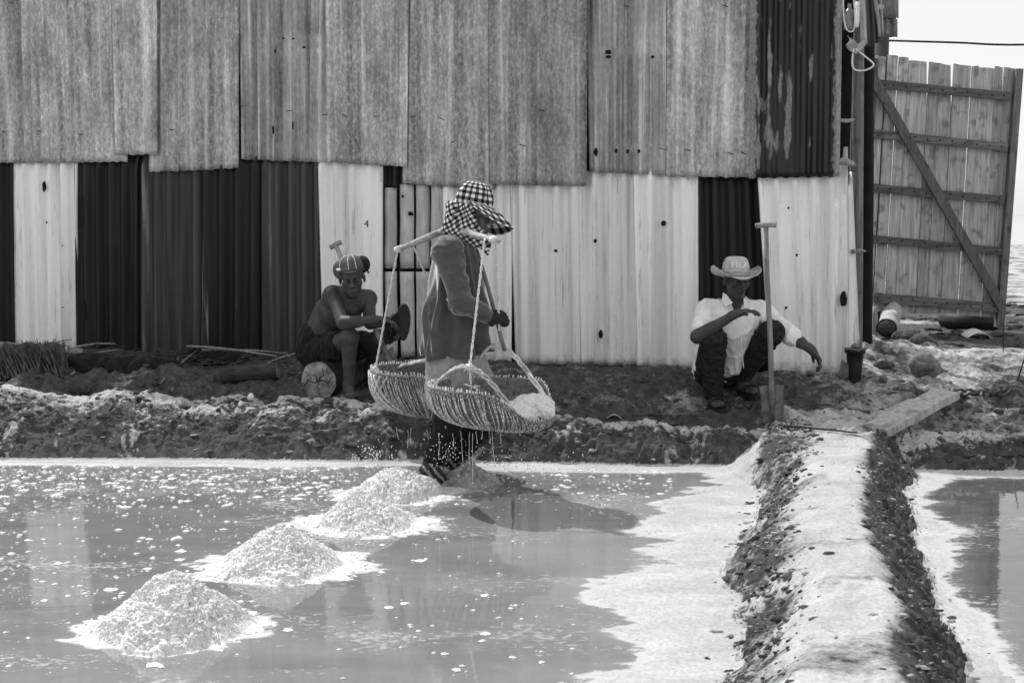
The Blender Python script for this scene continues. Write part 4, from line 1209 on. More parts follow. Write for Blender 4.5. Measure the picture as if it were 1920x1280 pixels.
# dark cloth heap
q = wg(375, 690); V, Q = sdf_mesh([ell(q + Vector((0, .1, .05)), (.20, .12, .09)), ell(q + Vector((.2, .12, .03)), (.14, .1, .07)), ell(q + Vector((-.25, .1, .02)), (.2, .1, .05))], .012)
N = vnormals(V, Q); V = V + N * (.03 * (1 - 2 * np.abs(fbm3(V * 7, 3))))[:, None]
single('cloth_heap', 'heap of black plastic cloth against the dark sheets', 'cloth', (V, Q, None), M_SHORTS)
q = wg(240, 702); V, Q = sdf_mesh([ell(q + Vector((0, .15, .03)), (.34, .12, .06)), ell(q + Vector((-.3, .15, .05)), (.2, .1, .07))], .014)
N = vnormals(V, Q); V = V + N * (.03 * (1 - 2 * np.abs(fbm3(V * 6 + 5, 3))))[:, None]
single('cloth_heap', 'long black tarpaulin heap between the thatch bundle and the split log', 'cloth', (V, Q, None), M_SHORTS)
# long dry stalks
for lab, a, b, za, zb in (('long pale stalk sloping up to the left of the cloth heap', (128, 684), (218, 672), .09, .12), ('second pale stalk below the long sloping one', (148, 690), (232, 681), .08, .10),
                  ('crossed thin stalk in front of the black tarpaulin', (135, 704), (182, 682), .03, .06), ('crooked stalk rising from the clods before the tarpaulin', (165, 700), (182, 680), .03, .06),
                  ('long thin stalk lying over the split log', (352, 690), (520, 700), .14, .13), ('second thin stalk over the split log, slightly lower', (380, 696), (540, 694), .13, .12),
                  ('bent stalk leaning on the cut end of the round log', (488, 728), (568, 694), .03, .10), ('slanting stalk left of the split log', (300, 712), (372, 692), .04, .12),
                  ('short stalk pricking up beside the slanting one', (322, 712), (336, 690), .02, .08), ('pale reed behind the shin of the seated man, upper one', (668, 700), (730, 702), .13, .09), ('pale reed behind the shin of the seated man, lower one', (668, 706), (740, 716), .11, .06),
                  ('thin pale pole along the foot of the far left sheets', (-20, 668), (40, 670), .10, .10)):
    A_ = wg(*a, za); B_ = wg(*b, zb); stick(lab, A_, B_, .0085, M_POLE if 'pale' in lab else M_STICK, .015, 'dry stalks lying along the foot of the wall')
mb = MB()
for _ in range(520):
    px = random.choice([random.uniform(100, 700), random.uniform(300, 600)]); p0 = WB + WDIR * wu(W(px, 600)) + WN * random.uniform(.08, .9 if px < 700 else .35)
    z = gz(p0.x, p0.y); a = random.uniform(-.6, .6); L = random.uniform(.03, .16)
    p0.z = z + random.uniform(.005, .05); v = Vector((math.cos(a) * L, math.sin(a) * L, random.uniform(-.01, .04)))
    mb.tube([p0, p0 + v * .5 + Vector((0, 0, .008)), p0 + v], [.004, .0035, .002], 4)
single('twig_litter', 'broken twigs and straw littering the dark foot of the wall', 'litter', mb, M_THATCH, False, kind='stuff')
# ------------------------------------------------------------------ people
def frame(f, u=UP):
    f = Vector(f).normalized(); r = f.cross(Vector(u)).normalized(); u2 = r.cross(f)
    return f, r, u2
def head(hc, f, u=UP, s=1.0):
    """face parts; hc = middle of the head (eye height), f = where the face looks"""
    hc = Vector(hc); f, r, u = frame(f, u); R = Matrix((r, f, u)).transposed(); P = lambda a, b, c: hc + (r * a + f * b + u * c) * s
    E = lambda a, b, c, x, y, z, k=.02, op='u': ell(P(a, b, c), (x * s, y * s, z * s), R, k * s, op)
    L = [E(0, -.012, .035, .074, .094, .084), E(0, .018, -.052, .054, .066, .066, .03), E(0, .058, -.098, .026, .024, .02, .02)]
    for q in (-1, 1):
        L += [E(q * .044, .056, -.022, .024, .022, .02, .02), cap(P(q * .012, .088, .024), P(q * .044, .072, .022), .012 * s, .010 * s, .012 * s),
              E(q * .079, -.006, -.008, .010, .020, .033, .010), E(q * .031, .100, .002, .017, .014, .010, .008, 's'), E(q * .031, .074, .001, .014, .013, .012, .004)]
    L += [cap(P(0, .090, .012), P(0, .110, -.030), .010 * s, .014 * s, .010 * s)]
    for q in (-1, 1): L += [E(q * .014, .096, -.034, .010, .012, .009, .006)]
    L += [cap(P(-.021, .083, -.060), P(.021, .083, -.060), .009 * s, .009 * s, .006 * s), cap(P(-.017, .081, -.073), P(.017, .081, -.073), .009 * s, .009 * s, .006 * s),
          cap(P(-.024, .096, -.066), P(.024, .096, -.066), .0035 * s, .0035 * s, .004 * s, 's')]
    return L
def eyes(t, hc, f, u=UP, s=1.0):
    hc = Vector(hc); f, r, u = frame(f, u)
    for q in (-1, 1):
        c = hc + (r * q * .031 + f * .0835 + u * .002) * s
        mb = MB(); mb.ball(c, (.0125 * s, .006 * s, .0035 * s), Matrix((r, f, u)).transposed(), 8, 6); e = part(t, 'eye', mb, M_EYE)
        mb = MB(); mb.ball(c + f * .0035 * s, (.0050 * s, .004 * s, .004 * s), Matrix((r, f, u)).transposed(), 8, 6); part(e, 'iris', mb, M_DARKM)
def hand(wp, d, n, side=1, curl=.5, s=1.0, spread=.10, thumb=None):
    """d = wrist to knuckles, n = the way the fingers curl"""
    wp = Vector(wp); d = Vector(d).normalized(); n = Vector(n); n = (n - d * n.dot(d)).normalized(); x = d.cross(n) * side
    R = Matrix((x, n, d)).transposed()
    L = [ell(wp + d * .050 * s, (.042 * s, .017 * s, .050 * s), R, .012), cap(wp - d * .02 * s, wp + d * .025 * s, .026 * s, .026 * s, .015)]
    for i, ln in enumerate((.070, .080, .074, .058)):
        b = wp + (d * (.088 - .004 * abs(i - 1)) + x * (.031 - .0205 * i)) * s; dd = (d + x * spread * (1.4 - i)).normalized()
        ang = 0; p = b - dd * .02 * s; r = .0095 * s
        for sg, (fr, ca) in enumerate(((.45, .55), (.30, 1.15), (.25, .85))):
            ang += curl * ca * (1 + .08 * i); v = dd * math.cos(ang) + n * math.sin(ang)
            q = p + v * (ln * fr + (.02 * (sg == 0))) * s; L.append(cap(p, q, r, r * .93, .004)); p = q; r *= .93
    tb = wp + (d * .022 + x * .034) * s; td = Vector(thumb) if thumb else (d * .7 + x * .62 + n * .35); td.normalize()
    t1 = tb + td * .042 * s; t2 = t1 + (td * .8 + d * .35 + n * .25 * curl).normalized() * .032 * s
    L += [cap(tb - td * .012 * s, t1, .014 * s, .0115 * s, .010), cap(t1, t2, .0115 * s, .009 * s, .004)]
    return L
def foot(ank, toe, s=1.0):
    ank = Vector(ank); toe = Vector(toe); d = (toe - ank); d.z = 0; d.normalize(); x = d.cross(UP)
    g = toe.z
    L = [cap(ank, Vector((ank.x, ank.y, g + .035)) - d * .02, .036 * s, .036 * s, .02), cap(Vector((ank.x, ank.y, g + .035)), toe + Vector((0, 0, .022)) - d * .05, .034 * s, .024 * s, .02)]
    L += [cap(toe - d * .07 + x * .022 + Vector((0, 0, .02)), toe - d * .06 - x * .022 + Vector((0, 0, .02)), .024, .022, .015)]
    for i in range(5):
        o = x * (.036 - .018 * i); b = toe - d * (.045 + .008 * i) + o + Vector((0, 0, .015))
        L.append(cap(b, b + d * (.048 - .004 * i), .0115 if i == 0 else .009, .0095 if i == 0 else .0075, .004))
    return L
def person(label, loc, group=None): return thing('person', label, 'person', loc, group)

# ---- shirtless man seated on the round log
M1 = person('shirtless man in black shorts and floppy dark hat sitting on a log', la)
hc = D(660, 521, 8.02); hf = Vector((.10, -1, -.20)); hu = Vector((-.10, 0, 1))
sh1, sh2 = D(624, 553, 8.12), D(690, 560, 8.26)
el1, wr1 = D(643, 606, 7.93), D(704, 599, 7.86)
el2, wr2 = D(694, 606, 8.06), D(731, 604, 7.98)
hp1, hp2 = D(600, 664, 8.36), D(626, 664, 8.50)
kn1, kn2 = D(656, 632, 7.96), D(712, 634, 8.16)
an1 = D(654, 722, 8.02); an1.z = max(an1.z, gz(an1.x, an1.y) + .07)
an2 = D(694, 688, 8.40); an2.z = gz(an2.x, an2.y) + .08
to1 = Vector((an1.x + .06, an1.y - .15, 0)); to1.z = gz(to1.x, to1.y) + .004
to2 = Vector((an2.x + .05, an2.y - .16, 0)); to2.z = gz(to2.x, to2.y) + .004
def crv_(P, t):
    k = t * (len(P) - 1); i = min(int(k), len(P) - 2); return P[i].lerp(P[i + 1], k - i)
def leg(h, k, a, s=1.0):
    mid = k.lerp(a, .35) + Vector((-.01, .035, 0))
    return [cap(h, k, .082 * s, .056 * s, .03), cap(k, a, .052 * s, .034 * s, .02), ell(k, (.056 * s, .056 * s, .06 * s), None, .02), cap(k.lerp(a, .12) + Vector((0, .02, 0)), mid + (a - k) * .18, .046 * s, .036 * s, .03)]
tor = D(604, 640, 8.38)
B1 = [ell(D(602, 655, 8.40), (.145, .15, .10), None, .04), cap(D(606, 628, 8.38), D(640, 575, 8.22), .115, .125, .06), ell(D(640, 578, 8.20), (.135, .125, .12), None, .05),
      cap(sh1, sh2, .062, .062, .05), cap(D(645, 562, 8.20), hc - hf * .02 - Vector((0, 0, .05)), .058, .050, .03),
      cap(sh1, el1, .052, .040, .025), cap(el1, wr1, .041, .027, .012), cap(el1.lerp(wr1, .1), el1.lerp(wr1, .45), .042, .036, .02),
      cap(sh2, el2, .050, .039, .025), cap(el2, wr2, .040, .027, .012),
      ell(sh1 + Vector((0, -.01, -.01)), .062, None, .03), ell(D(652, 580, 8.09), (.07, .035, .05), None, .03),
      cap(D(604, 575, 8.30), D(590, 625, 8.42), .05, .06, .05)]
B1 += leg(hp1, kn1, an1) + leg(hp2, kn2, an2) + foot(an1, to1) + foot(an2, to2)
B1 += hand(wr1, (1, -.05, -.05), (.15, -.2, -1), 1, .45) + hand(wr2, (.55, -.3, -.45), (-.4, -.2, -1), -1, .75)
B1 += head(hc, hf, hu)
part(M1, 'body', skin(B1, .005, 1), M_SKIN)
eyes(M1, hc, hf, hu)
S1 = [ell(D(600, 660, 8.40), (.165, .17, .115), None, .04), cap(D(598, 634, 8.40), D(612, 632, 8.36), .135, .13, .05), cap(hp1 + Vector((0, 0, .0)), hp1.lerp(kn1, .60), .108, .092, .04), cap(hp2, hp2.lerp(kn2, .62), .10, .092, .04),
      cap(hp1 - Vector((.02, -.05, .03)), hp1 - Vector((-.02, -.02, .06)), .085, .07, .05), ell(kn1.lerp(hp1, .22), .055, None, .015, 's')]
part(M1, 'shorts', skin(S1, .008, 1, .012, (16, 16, 5), 3.0), M_SHORTS)
# floppy hat with its brim folded up at both sides
def hat(t, c, f, u, rx, ry, rz, brim, up, mat, matu, front=.03, pipe=None, kc=.75, flip=1.6, back=None, nb=.012):
    c = Vector(c); f, r, u = frame(f, u)
    back = front if back is None else back
    def crown(a, b):
        q = a * 2 * PI; e = b * PI / 2; k = math.cos(e) ** kc
        return c + r * (rx * k * math.cos(q)) + f * (ry * k * math.sin(q)) + u * (rz * math.sin(e) ** .85)
    mb = MB(); mb.grid(crown, 40, 14, True); part(t, 'hat_crown', mb, mat)
    def br(a, b):
        q = a * 2 * PI; sd = abs(math.cos(q)) ** flip; fr = max(math.sin(q), 0); bk = max(-math.sin(q), 0)
        k = brim * sd * math.sin(b * 2.1) + (front * fr + back * bk) * b
        rise = up * sd * (1 - math.cos(b * 2.1)) / 1.5 - .018 * b * (1 - sd)
        return c + r * ((rx + k) * math.cos(q)) + f * ((ry + k) * math.sin(q)) + u * (rise - .004)
    mb = MB(); mb.grid(lambda a, b: br(a, b), 56, 10, True); mb.grid(lambda a, b: br(1 - a, b) + (-u * .006 if b < 1 else Vector((0, 0, 0))), 56, 10, True)
    bo = part(t, 'hat_brim', mb, matu)
    return c, f, r, u
c_, f_, r_, u_ = hat(M1, hc + Vector((-.004, .012, .050)), Vector((.10, -1, .05)), Vector((-.12, .02, 1)), .086, .102, 0.096, .004, .004, M_HAT, M_HAT, .004, flip=1.0, kc=.66)
RH = Matrix((r_, f_, u_)).transposed()
mb = MB(); mb.ball(c_ + r_ * .074 + u_ * .010 + f_ * -.01, (.048, .06, .062), RH, 18, 12); part(M1, 'hat_flap', mb, M_HAT)
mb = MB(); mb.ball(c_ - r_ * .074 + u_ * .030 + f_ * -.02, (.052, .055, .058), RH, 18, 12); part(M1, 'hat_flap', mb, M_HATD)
for q0, ex in ((1.99, .0), (1.39, .0), (.54, 0)):
    P = [c_ + r_ * (.0872 * math.cos(e) ** .66 * math.cos(q0)) + f_ * (.1035 * math.cos(e) ** .66 * math.sin(q0)) + u_ * (.0970 * math.sin(e) ** .85) for e in np.linspace(.02, 1.45, 9)]
    mb = MB(); mb.tube(P, .0022, 5); part(M1, 'hat_piping', mb, M_PIPE)
mb = MB(); mb.ball(c_ + r_ * .074 + f_ * .052 + u_ * .012, (.024, .014, .010), None, 8, 5); part(M1, 'hat_badge', mb, M_PIPE)
# the shovel over his shoulder
def shovel(label, top, bot, bw, bl, shr=.017, hand_w=.13, face=(0, -1, 0), group='shovels'):
    top = Vector(top); bot = Vector(bot); d = (bot - top).normalized(); fc = Vector(face); fc = (fc - d * fc.dot(d)).normalized(); x = d.cross(fc)
    t = thing('shovel', label, 'shovel', bot, group)
    jb = bot - d * (bl - .10)
    mb = MB(); mb.tube([top + d * .008, top.lerp(jb, .3) + x * .004, top.lerp(jb, .6) - x * .003, jb], [shr * .95, shr, shr, shr * 1.05], 10); part(t, 'shaft', mb, M_SHAFT)
    mb = MB(); mb.tube([top - x * hand_w / 2 + d * .004, top - x * hand_w * .25, top, top + x * hand_w * .25, top + x * hand_w / 2 + d * .003], [.017, .0165, .018, .0165, .017], 9); part(t, 'grip', mb, M_SHAFT)
    def fn(a, b):
        q = a - .5; wv = bw * (1 - .22 * b)
        return bot - d * bl * (1 - b) + x * (wv * q) + fc * (-.030 * (1 - 4 * q * q) * (1 - b * .6)) + fc * .02 + d * (.012 * (1 - 4 * q * q) if b > .99 else 0)
    mb = MB(); mb.shell(fn, 12, 10, .004, fc); bo = part(t, 'blade', mb, M_IRON)
    mb = MB(); mb.tube([jb - d * .16, jb, jb + d * .12], [shr * 1.15, shr * 1.25, shr * .7], 10); part(t, 'socket', mb, M_IRON)
    return t
shovel('shovel with dark T grip slanting behind the shirtless man\'s head', D(629, 459, 8.345), D(742, 700, 7.99), .115, .17, .016, .085, group=None)
# the pair of sandals he holds
def sandal(label, c, d, n, L=.26):
    c = Vector(c); d = Vector(d).normalized(); n = Vector(n); n = (n - d * n.dot(d)).normalized(); x = d.cross(n)
    t = thing('sandal', label, 'sandal', c)
    def out(a):
        q = a * 2 * PI; wd = .046 * (1 + .16 * math.cos(q)) * math.sin(q); return d * (L / 2 * math.cos(q)) + x * wd
    V = [c + out(i / 28) for i in range(28)]; V2 = [v - n * .022 for v in V]
    mb = MB(); mb.raw(V + V2, [tuple(range(28)), tuple(range(55, 27, -1))] + [(i, 28 + i, 28 + (i + 1) % 28, (i + 1) % 28) for i in range(28)]); part(t, 'sole', mb, M_RUBBER, False)
    for s in (-1, 1):
        mb = MB(); mb.tube([c + d * .075, c + d * .03 + x * s * .022 + n * .022, c - d * .03 + x * s * .044 + n * .004], [.006, .008, .006], 6); part(t, 'strap', mb, M_RUBBER)
sandal('black rubber sandal held sole outwards by the shirtless man, right-hand one', D(755, 604, 7.96), (.02, .1, 1), (-.5, .8, 0), .24)
sandal('black rubber sandal dangling from the shirtless man\'s hand, nearer his knee', D(737, 616, 7.90), (-.28, .1, -1), (.6, -.75, 0), .22)

# ---- man in the white shirt squatting
M2 = person('man in white shirt and pale brimmed hat squatting by the black sheet', D(1350, 745, 7.95))
hc = D(1381, 524, 7.93); hf = Vector((.22, -1, -.10)); hu = Vector((0, 0, 1))
sh1, sh2 = D(1328, 583, 8.02), D(1428, 586, 8.06)
el1, wr1 = D(1308, 631, 7.78), D(1378, 589, 7.68)
el2, wr2 = D(1484, 630, 7.84), D(1522, 656, 7.78)
hp1, hp2 = D(1330, 698, 8.20), D(1374, 698, 8.22)
kn1, kn2 = D(1338, 636, 7.78), D(1446, 624, 7.84)
an1 = D(1338, 736, 7.90); an1.z = gz(an1.x, an1.y) + .09
an2 = D(1392, 720, 8.10); an2.z = gz(an2.x, an2.y) + .09
to1 = Vector((an1.x + .02, an1.y - .16, 0)); to1.z = gz(to1.x, to1.y) + .03
to2 = Vector((an2.x + .07, an2.y - .15, 0)); to2.z = gz(to2.x, to2.y) + .03
B2 = [ell(D(1350, 690, 8.20), (.15, .14, .10), None, .04), cap(D(1356, 665, 8.20), D(1374, 600, 8.08), .12, .13, .06), cap(sh1, sh2, .058, .058, .05),
      cap(D(1380, 590, 8.06), hc - Vector((0, -.01, .05)), .060, .052, .03), cap(D(1378, 572, 8.0), D(1380, 590, 8.0), .05, .06, .04),
      cap(sh1, el1, .050, .040, .02), cap(el1, wr1, .042, .027, .012), cap(el1, el1.lerp(wr1, .4), .043, .037, .02), cap(sh2, el2, .050, .040, .02), cap(el2, wr2, .041, .027, .012), cap(el2, el2.lerp(wr2, .4), .042, .037, .02)]
B2 += leg(hp1, kn1, an1) + leg(hp2, kn2, an2) + foot(an1, to1) + foot(an2, to2)
B2 += hand(wr1, (1, -.1, .30), (.25, -.1, -1), 1, .42) + hand(wr2, (.55, -.1, -.70), (-.5, -.05, -.75), 1, .62)
B2 += head(hc, hf, hu, .98)
part(M2, 'body', skin(B2, .005, 1), M_SKIN2)
eyes(M2, hc, hf, hu, .98)
S2 = [cap(D(1348, 684, 8.17), D(1374, 602, 8.06), .140, .142, .06), cap(sh1, sh2, .074, .074, .06), ell(D(1374, 610, 7.99), (.16, .12, .15), None, .05), cap(D(1322, 690, 8.24), D(1330, 650, 8.16), .085, .09, .06), cap(D(1374, 692, 8.02), D(1384, 630, 7.98), .045, .09, .05),
      cap(sh1, sh1.lerp(el1, .78), .068, .062, .03), cap(sh2, sh2.lerp(el2, .98), .068, .056, .03), cap(sh2.lerp(el2, .9), el2.lerp(wr2, .08), .060, .059, .008),
      cap(D(1316, 690, 8.16), D(1312, 705, 8.20), .05, .03, .04),
      cap(D(1384, 573, 7.90), D(1388, 612, 7.80), .052, .022, .02, 's'), ell(D(1380, 552, 8.02), (.072, .085, .075), None, .012, 's')]
sh_ = part(M2, 'shirt', skin(S2, .006, 1, .012, (10, 10, 7), 7.0), M_SHIRT)
for pts_, rr in (([(1388, 612, 7.835), (1390, 640, 7.825), (1392, 668, 7.86), (1394, 690, 7.90)], .004), ([(1396, 626, 7.85), (1418, 626, 7.90)], .003)):
    Pq = [D(*p) for p in pts_]; mb = MB(); mb.tube([crv_(Pq, k / 12) for k in range(13)], rr, 6); part(sh_, 'seam', mb, M_SHIRT)
# collar and front edge
for s, P in ((-1, [(1356, 548, 8.0), (1354, 560, 7.94), (1360, 574, 7.88), (1374, 568, 7.88), (1362, 552, 7.93)]), (1, [(1398, 555, 8.0), (1404, 560, 7.94), (1408, 574, 7.87), (1396, 578, 7.86), (1394, 560, 7.92)])):
    V = [D(*p) for p in P]; V2 = [v + Vector((0, .008, -.003)) for v in V]; n = len(V)
    mb = MB(); mb.raw(V + V2, [tuple(range(n)), tuple(range(2 * n - 1, n - 1, -1))] + [(i, n + i, n + (i + 1) % n, (i + 1) % n) for i in range(n)]); part(sh_, 'collar', mb, M_SHIRT, False)
J2 = [ell(D(1348, 698, 8.20), (.165, .15, .105), None, .04), cap(hp1, kn1, .100, .078, .04), cap(kn1, an1 + Vector((0, .01, .03)), .076, .062, .02), cap(hp2, kn2, .100, .078, .04), cap(kn2, an2 + Vector((0, 0, .05)), .074, .064, .02), ell(kn1, .078, None, .02), ell(kn2, .080, None, .02)]
part(M2, 'trousers', skin(J2, .007, 1, .009, (14, 14, 22), 11.0), M_JEANS)
for an, to in ((an1, to1), (an2, to2)):
    d = Vector((to.x - an.x, to.y - an.y, 0)).normalized(); x = d.cross(UP); c = Vector((an.x, an.y, 0)) + d * .06; c.z = to.z
    V = [c + d * (.135 * math.cos(q)) + x * (.05 * math.sin(q) * (1 + .12 * math.cos(q))) - UP * .002 for q in np.linspace(0, 2 * PI, 24, endpoint=False)]; V2 = [v - UP * .026 for v in V]
    mb = MB(); mb.raw(V + V2, [tuple(range(24)), tuple(range(47, 23, -1))] + [(i, 24 + i, 24 + (i + 1) % 24, (i + 1) % 24) for i in range(24)]); s_ = part(M2, 'sandal', mb, M_RUBBER, False)
    mb = MB(); mb.tube([c + x * .05 + d * .02, c + x * .035 + d * .03 + UP * .05, c + d * .03 + UP * .062, c - x * .035 + d * .03 + UP * .05, c - x * .05 + d * .02], .012, 7, True, .5); part(s_, 'strap', mb, M_RUBBER)
c_, f_, r_, u_ = hat(M2, hc + Vector((-.004, .014, .028)), Vector((.12, -1, .02)), Vector((.02, .0, 1)), .088, .102, .122, .066, .066, M_HATW, M_HATW, .060, kc=.42, flip=2.0, back=.05)
mb = MB()
for k in range(2):
    mb.tube([c_ + (r_ * (.091 * math.cos(q)) + f_ * (.105 * math.sin(q)) + u_ * (.018 + .008 * k)) for q in np.linspace(0, 2 * PI, 40)], .004, 5)
part(M2, 'hat_band', mb, M_HATW)
TV, TF = text_mesh('FILA', .048, .0025)
def wrapt(v):
    q = PI / 2 + v.x * 1.45 / .09; h = .066 + v.y * 1.0; e = math.asin(min(.98, (h / .115) ** (1 / .85))); k = math.cos(e) ** .42
    return c_ + r_ * ((.088 * k + .002 + v.z) * math.cos(q)) + f_ * ((.102 * k + .002 + v.z) * math.sin(q)) + u_ * h
part(M2, 'hat_lettering', ([wrapt(v) for v in TV], TF, None), M_PIPE, False)
for s in (-1, 1):
    mb = MB(); mb.tube([c_ + r_ * s * .135 + u_ * .052, c_ + r_ * s * .09 + u_ * .085 + f_ * .02, c_ + r_ * s * .05 + u_ * .108 + f_ * .01], .002, 5); part(M2, 'hat_cord', mb, M_RUBBER)
mb = MB(); V = None
p0 = D(1533, 684, 7.74)
stick('dry straw held in the hand of the man in the white shirt', D(1531, 680, 7.73), D(1527, 708, 7.71), .0025, M_POLE, .0, name='straw', cat='straw')
g = onG(1443, 786)
shovel('upright shovel with pale shaft standing in front of the man in white', D(1436, 422, 7.58), Vector((g.x, 7.60, gz(g.x, 7.60) - .012)), .155, .245, .0165, .125, group=None)

# ---- the carrier
C = person('person in checked bonnet and long dark tunic carrying two baskets on a yoke', D(835, 912, 6.74))
hc = D(889, 401, 6.76); hf = Vector((1, -.18, -.22)); hu = Vector((.18, 0, 1))
sn, sf = D(840, 474, 6.60), D(858, 470, 6.93)
eln, wrn = D(864, 566, 6.50), D(917, 594, 6.555)
elf, wrf = D(880, 560, 7.02), D(872, 602, 7.0)
hpn, hpf = D(846, 690, 6.70), D(862, 690, 6.84)
knn, knf = D(842, 790, 6.68), D(902, 800, 6.86)
ann, anf = D(813, 884, 6.70), D(846, 858, 6.88)
ton, tof = D(826, 915, 6.68), D(878, 884, 6.86)
BC_ = [cap(D(850, 480, 6.77), D(852, 620, 6.78), .09, .12, .05), ell(D(852, 660, 6.78), (.14, .16, .12), None, .05), cap(sn, sf, .055, .055, .04), cap(D(858, 462, 6.76), hc - Vector((.02, 0, .05)), .052, .05, .03),
       cap(sn, eln, .045, .038, .02), cap(eln, wrn, .038, .027, .012), cap(sf, elf, .045, .038, .02), cap(elf, wrf, .038, .027, .012),
       cap(hpn, knn, .082, .06, .03), cap(knn, ann, .052, .036, .02), cap(hpf, knf, .082, .06, .03), cap(knf, anf, .052, .036, .02), cap(ann, ton, .034, .026, .02), cap(anf, tof, .034, .026, .02)]
BC_ += head(hc, hf, hu, .96) + hand(wrf, (.6, 0, -.8), (.5, 0, .3), -1, .6)
fist = hand(wrn - Vector((.0, 0, .0)), (1, .02, .02), (-.05, .85, -.5), -1, 1.25, .92, .05, thumb=(.55, .25, .75))
BC_ += fist
part(C, 'body', skin(BC_, .0055, 1), M_FACE)
gl = [(p[0], p[1], p[2], p[3] + .004, p[4] + .004, p[5], p[6]) if p[0] == 'c' else (p[0], p[1], p[2] + .004) + p[3:] for p in fist]
gl.append(cap(wrn - Vector((.05, -.005, -.012)), wrn, .036, .034, .012))
part(C, 'glove', skin(gl, .0045, 1), M_GLOVE)
# tunic: neck to hem in rings (y, left x, right x, half depth, Y)
rings = [(444, 846, 880, .07, 6.76), (455, 826, 888, .16, 6.765), (470, 817, 892, .20, 6.77), (500, 813, 899, .195, 6.775), (545, 808, 906, .18, 6.78), (585, 801, 908, .185, 6.78), (625, 795, 911, .195, 6.78), (650, 793, 917, .205, 6.78), (662, 794, 922, .21, 6.78)]
def tun(a, b, inn=0):
    k = b * (len(rings) - 1); i = min(int(k), len(rings) - 2); f = k - i
    y, xl, xr, hd, Y = [zdiv(rings[i][q], rings[i + 1][q], f) for q in range(5)]
    q = a * 2 * PI; ca, sa = math.cos(q), math.sin(q)
    ca = math.copysign(abs(ca) ** .85, ca); sa = math.copysign(abs(sa) ** .85, sa)
    tilt = (7 * (1 - ca) * .5 + 3 * math.sin(q * 5 + 1)) * max(0, b - .8) * 5
    p = D((xl + xr) / 2 + (xr - xl) / 2 * ca, y + tilt * b - 5 * b * (ca > 0) * ca, Y); p.y += hd * sa
    nq = float(fbm3(np.array([ca * 2.2 + p.z * .9, sa * 2.2, p.z * 1.1 + 4]), 2)); fo = ((max(0, 1 - 2.4 * abs(nq)) ** 1.5) * .026 - .008) * min(1, b * 3) + 0.022 * b * b * math.sin(q * 7 + 3 * math.sin(p.z * 5)) + .016 * math.sin(p.z * 16 + q * 3 + math.sin(q * 2)) * math.exp(-((p.z - .98) / .14) ** 2)
    m = Vector((ca, sa, 0)); return p + m * (fo - inn)
mb = MB(); mb.grid(lambda a, b: tun(a, b), 90, 60, True); mb.grid(lambda a, b: tun(1 - a, b, .006), 90, 60, True); mb.grid(lambda a, b: tun(a, 1, .006 * b), 90, 1, True)
tu = part(C, 'tunic', mb, M_TUNIC)
SL = [cap(sn + Vector((.01, .06, .02)), sn, .082, .080, .04), cap(sn, eln, .078, .060, .04), cap(eln, wrn - (wrn - eln) * .12, .060, .044, .03), cap(wrn - (wrn - eln) * .22, wrn - (wrn - eln) * .10, .043, .045, .01)]
part(tu, 'sleeve', skin(SL, .006, 2, .010, (5, 5, 11), 21.0), M_TUNIC)
SL2 = [cap(sf, elf, .072, .056, .04), cap(elf, wrf, .056, .044, .03)]
part(tu, 'sleeve', skin(SL2, .007, 1, .010, (18, 18, 14), 23.0), M_TUNIC)
T3 = [ell(D(855, 668, 6.78), (.155, .17, .12), None, .04), cap(hpn, hpn.lerp(knn, .62), .112, .092, .05), cap(hpf, hpf.lerp(knf, .62), .112, .092, .05), cap(D(868, 670, 6.72), D(905, 735, 6.80), .10, .11, .05), cap(D(838, 670, 6.72), D(828, 740, 6.72), .10, .09, .05)]
part(C, 'trousers', skin(T3, .007, 1, .012, (12, 12, 4), 31.0), M_TROUS)
T4 = [cap(hpn.lerp(knn, .55), knn, .090, .078, .03), cap(hpf.lerp(knf, .55), knf, .09, .08, .03), cap(knn + Vector((0, 0, .02)), ann + Vector((0, 0, .03)), .078, .058, .03), cap(knf + Vector((0, 0, .02)), anf, .080, .056, .03), cap(knf.lerp(anf, .2), anf, .07, .056, .03)]
part(C, 'wet_trouser_legs', skin(T4, .007, 1, .008, (14, 14, 5), 33.0), M_SHORTS)
for an, to in ((ann, ton), (anf, tof)):
    h = an + (an - to).normalized() * .02
    V_ = skin([cap(an + Vector((0, 0, .03)), an, .064, .062, .02), cap(h + Vector((-.03, 0, -.02)), to, .046, .034, .02), ell(an.lerp(to, .4), (.055, .045, .045), None, .02), ell(to, (.04, .04, .026), None, .02)], .006, 1)
    part(C, 'boot', V_, M_BOOT)
# bonnet: domed crown, wide bill, all in gingham
cc = D(888, 384, 6.76); hfz, hrz, huz = frame(Vector((1, -.1, -.18)), Vector((.18, 0, 1)))
def bon(a, b):
    q = a * 2 * PI; e = b * PI / 2; k = math.cos(e) ** .62
    ru = .01 * math.sin(q * 9) * (1 - b) * b * 2 + .006 * math.sin(q * 5 + b * 6)
    return cc + hfz * ((.102 + ru) * k * math.cos(q)) + hrz * ((.100 + ru) * k * math.sin(q)) + huz * (.128 * math.sin(e) ** .9)
mb = MB(); mb.grid(bon, 60, 22, True, uv=lambda a, b: (a * .9, b * .55)); bo = part(C, 'bonnet_crown', mb, M_GING)
inner = [D(873, 376, 6.665), D(886, 378, 6.655), D(903, 382, 6.665), D(916, 386, 6.70), D(922, 389, 6.76), D(919, 389, 6.83), D(908, 387, 6.87), D(892, 386, 6.87)]
outer = [D(879, 381, 6.645), D(900, 396, 6.60), D(924, 409, 6.59), D(947, 421, 6.64), D(963, 429, 6.76), D(951, 434, 6.89), D(928, 438, 6.95), D(905, 436, 6.95)]
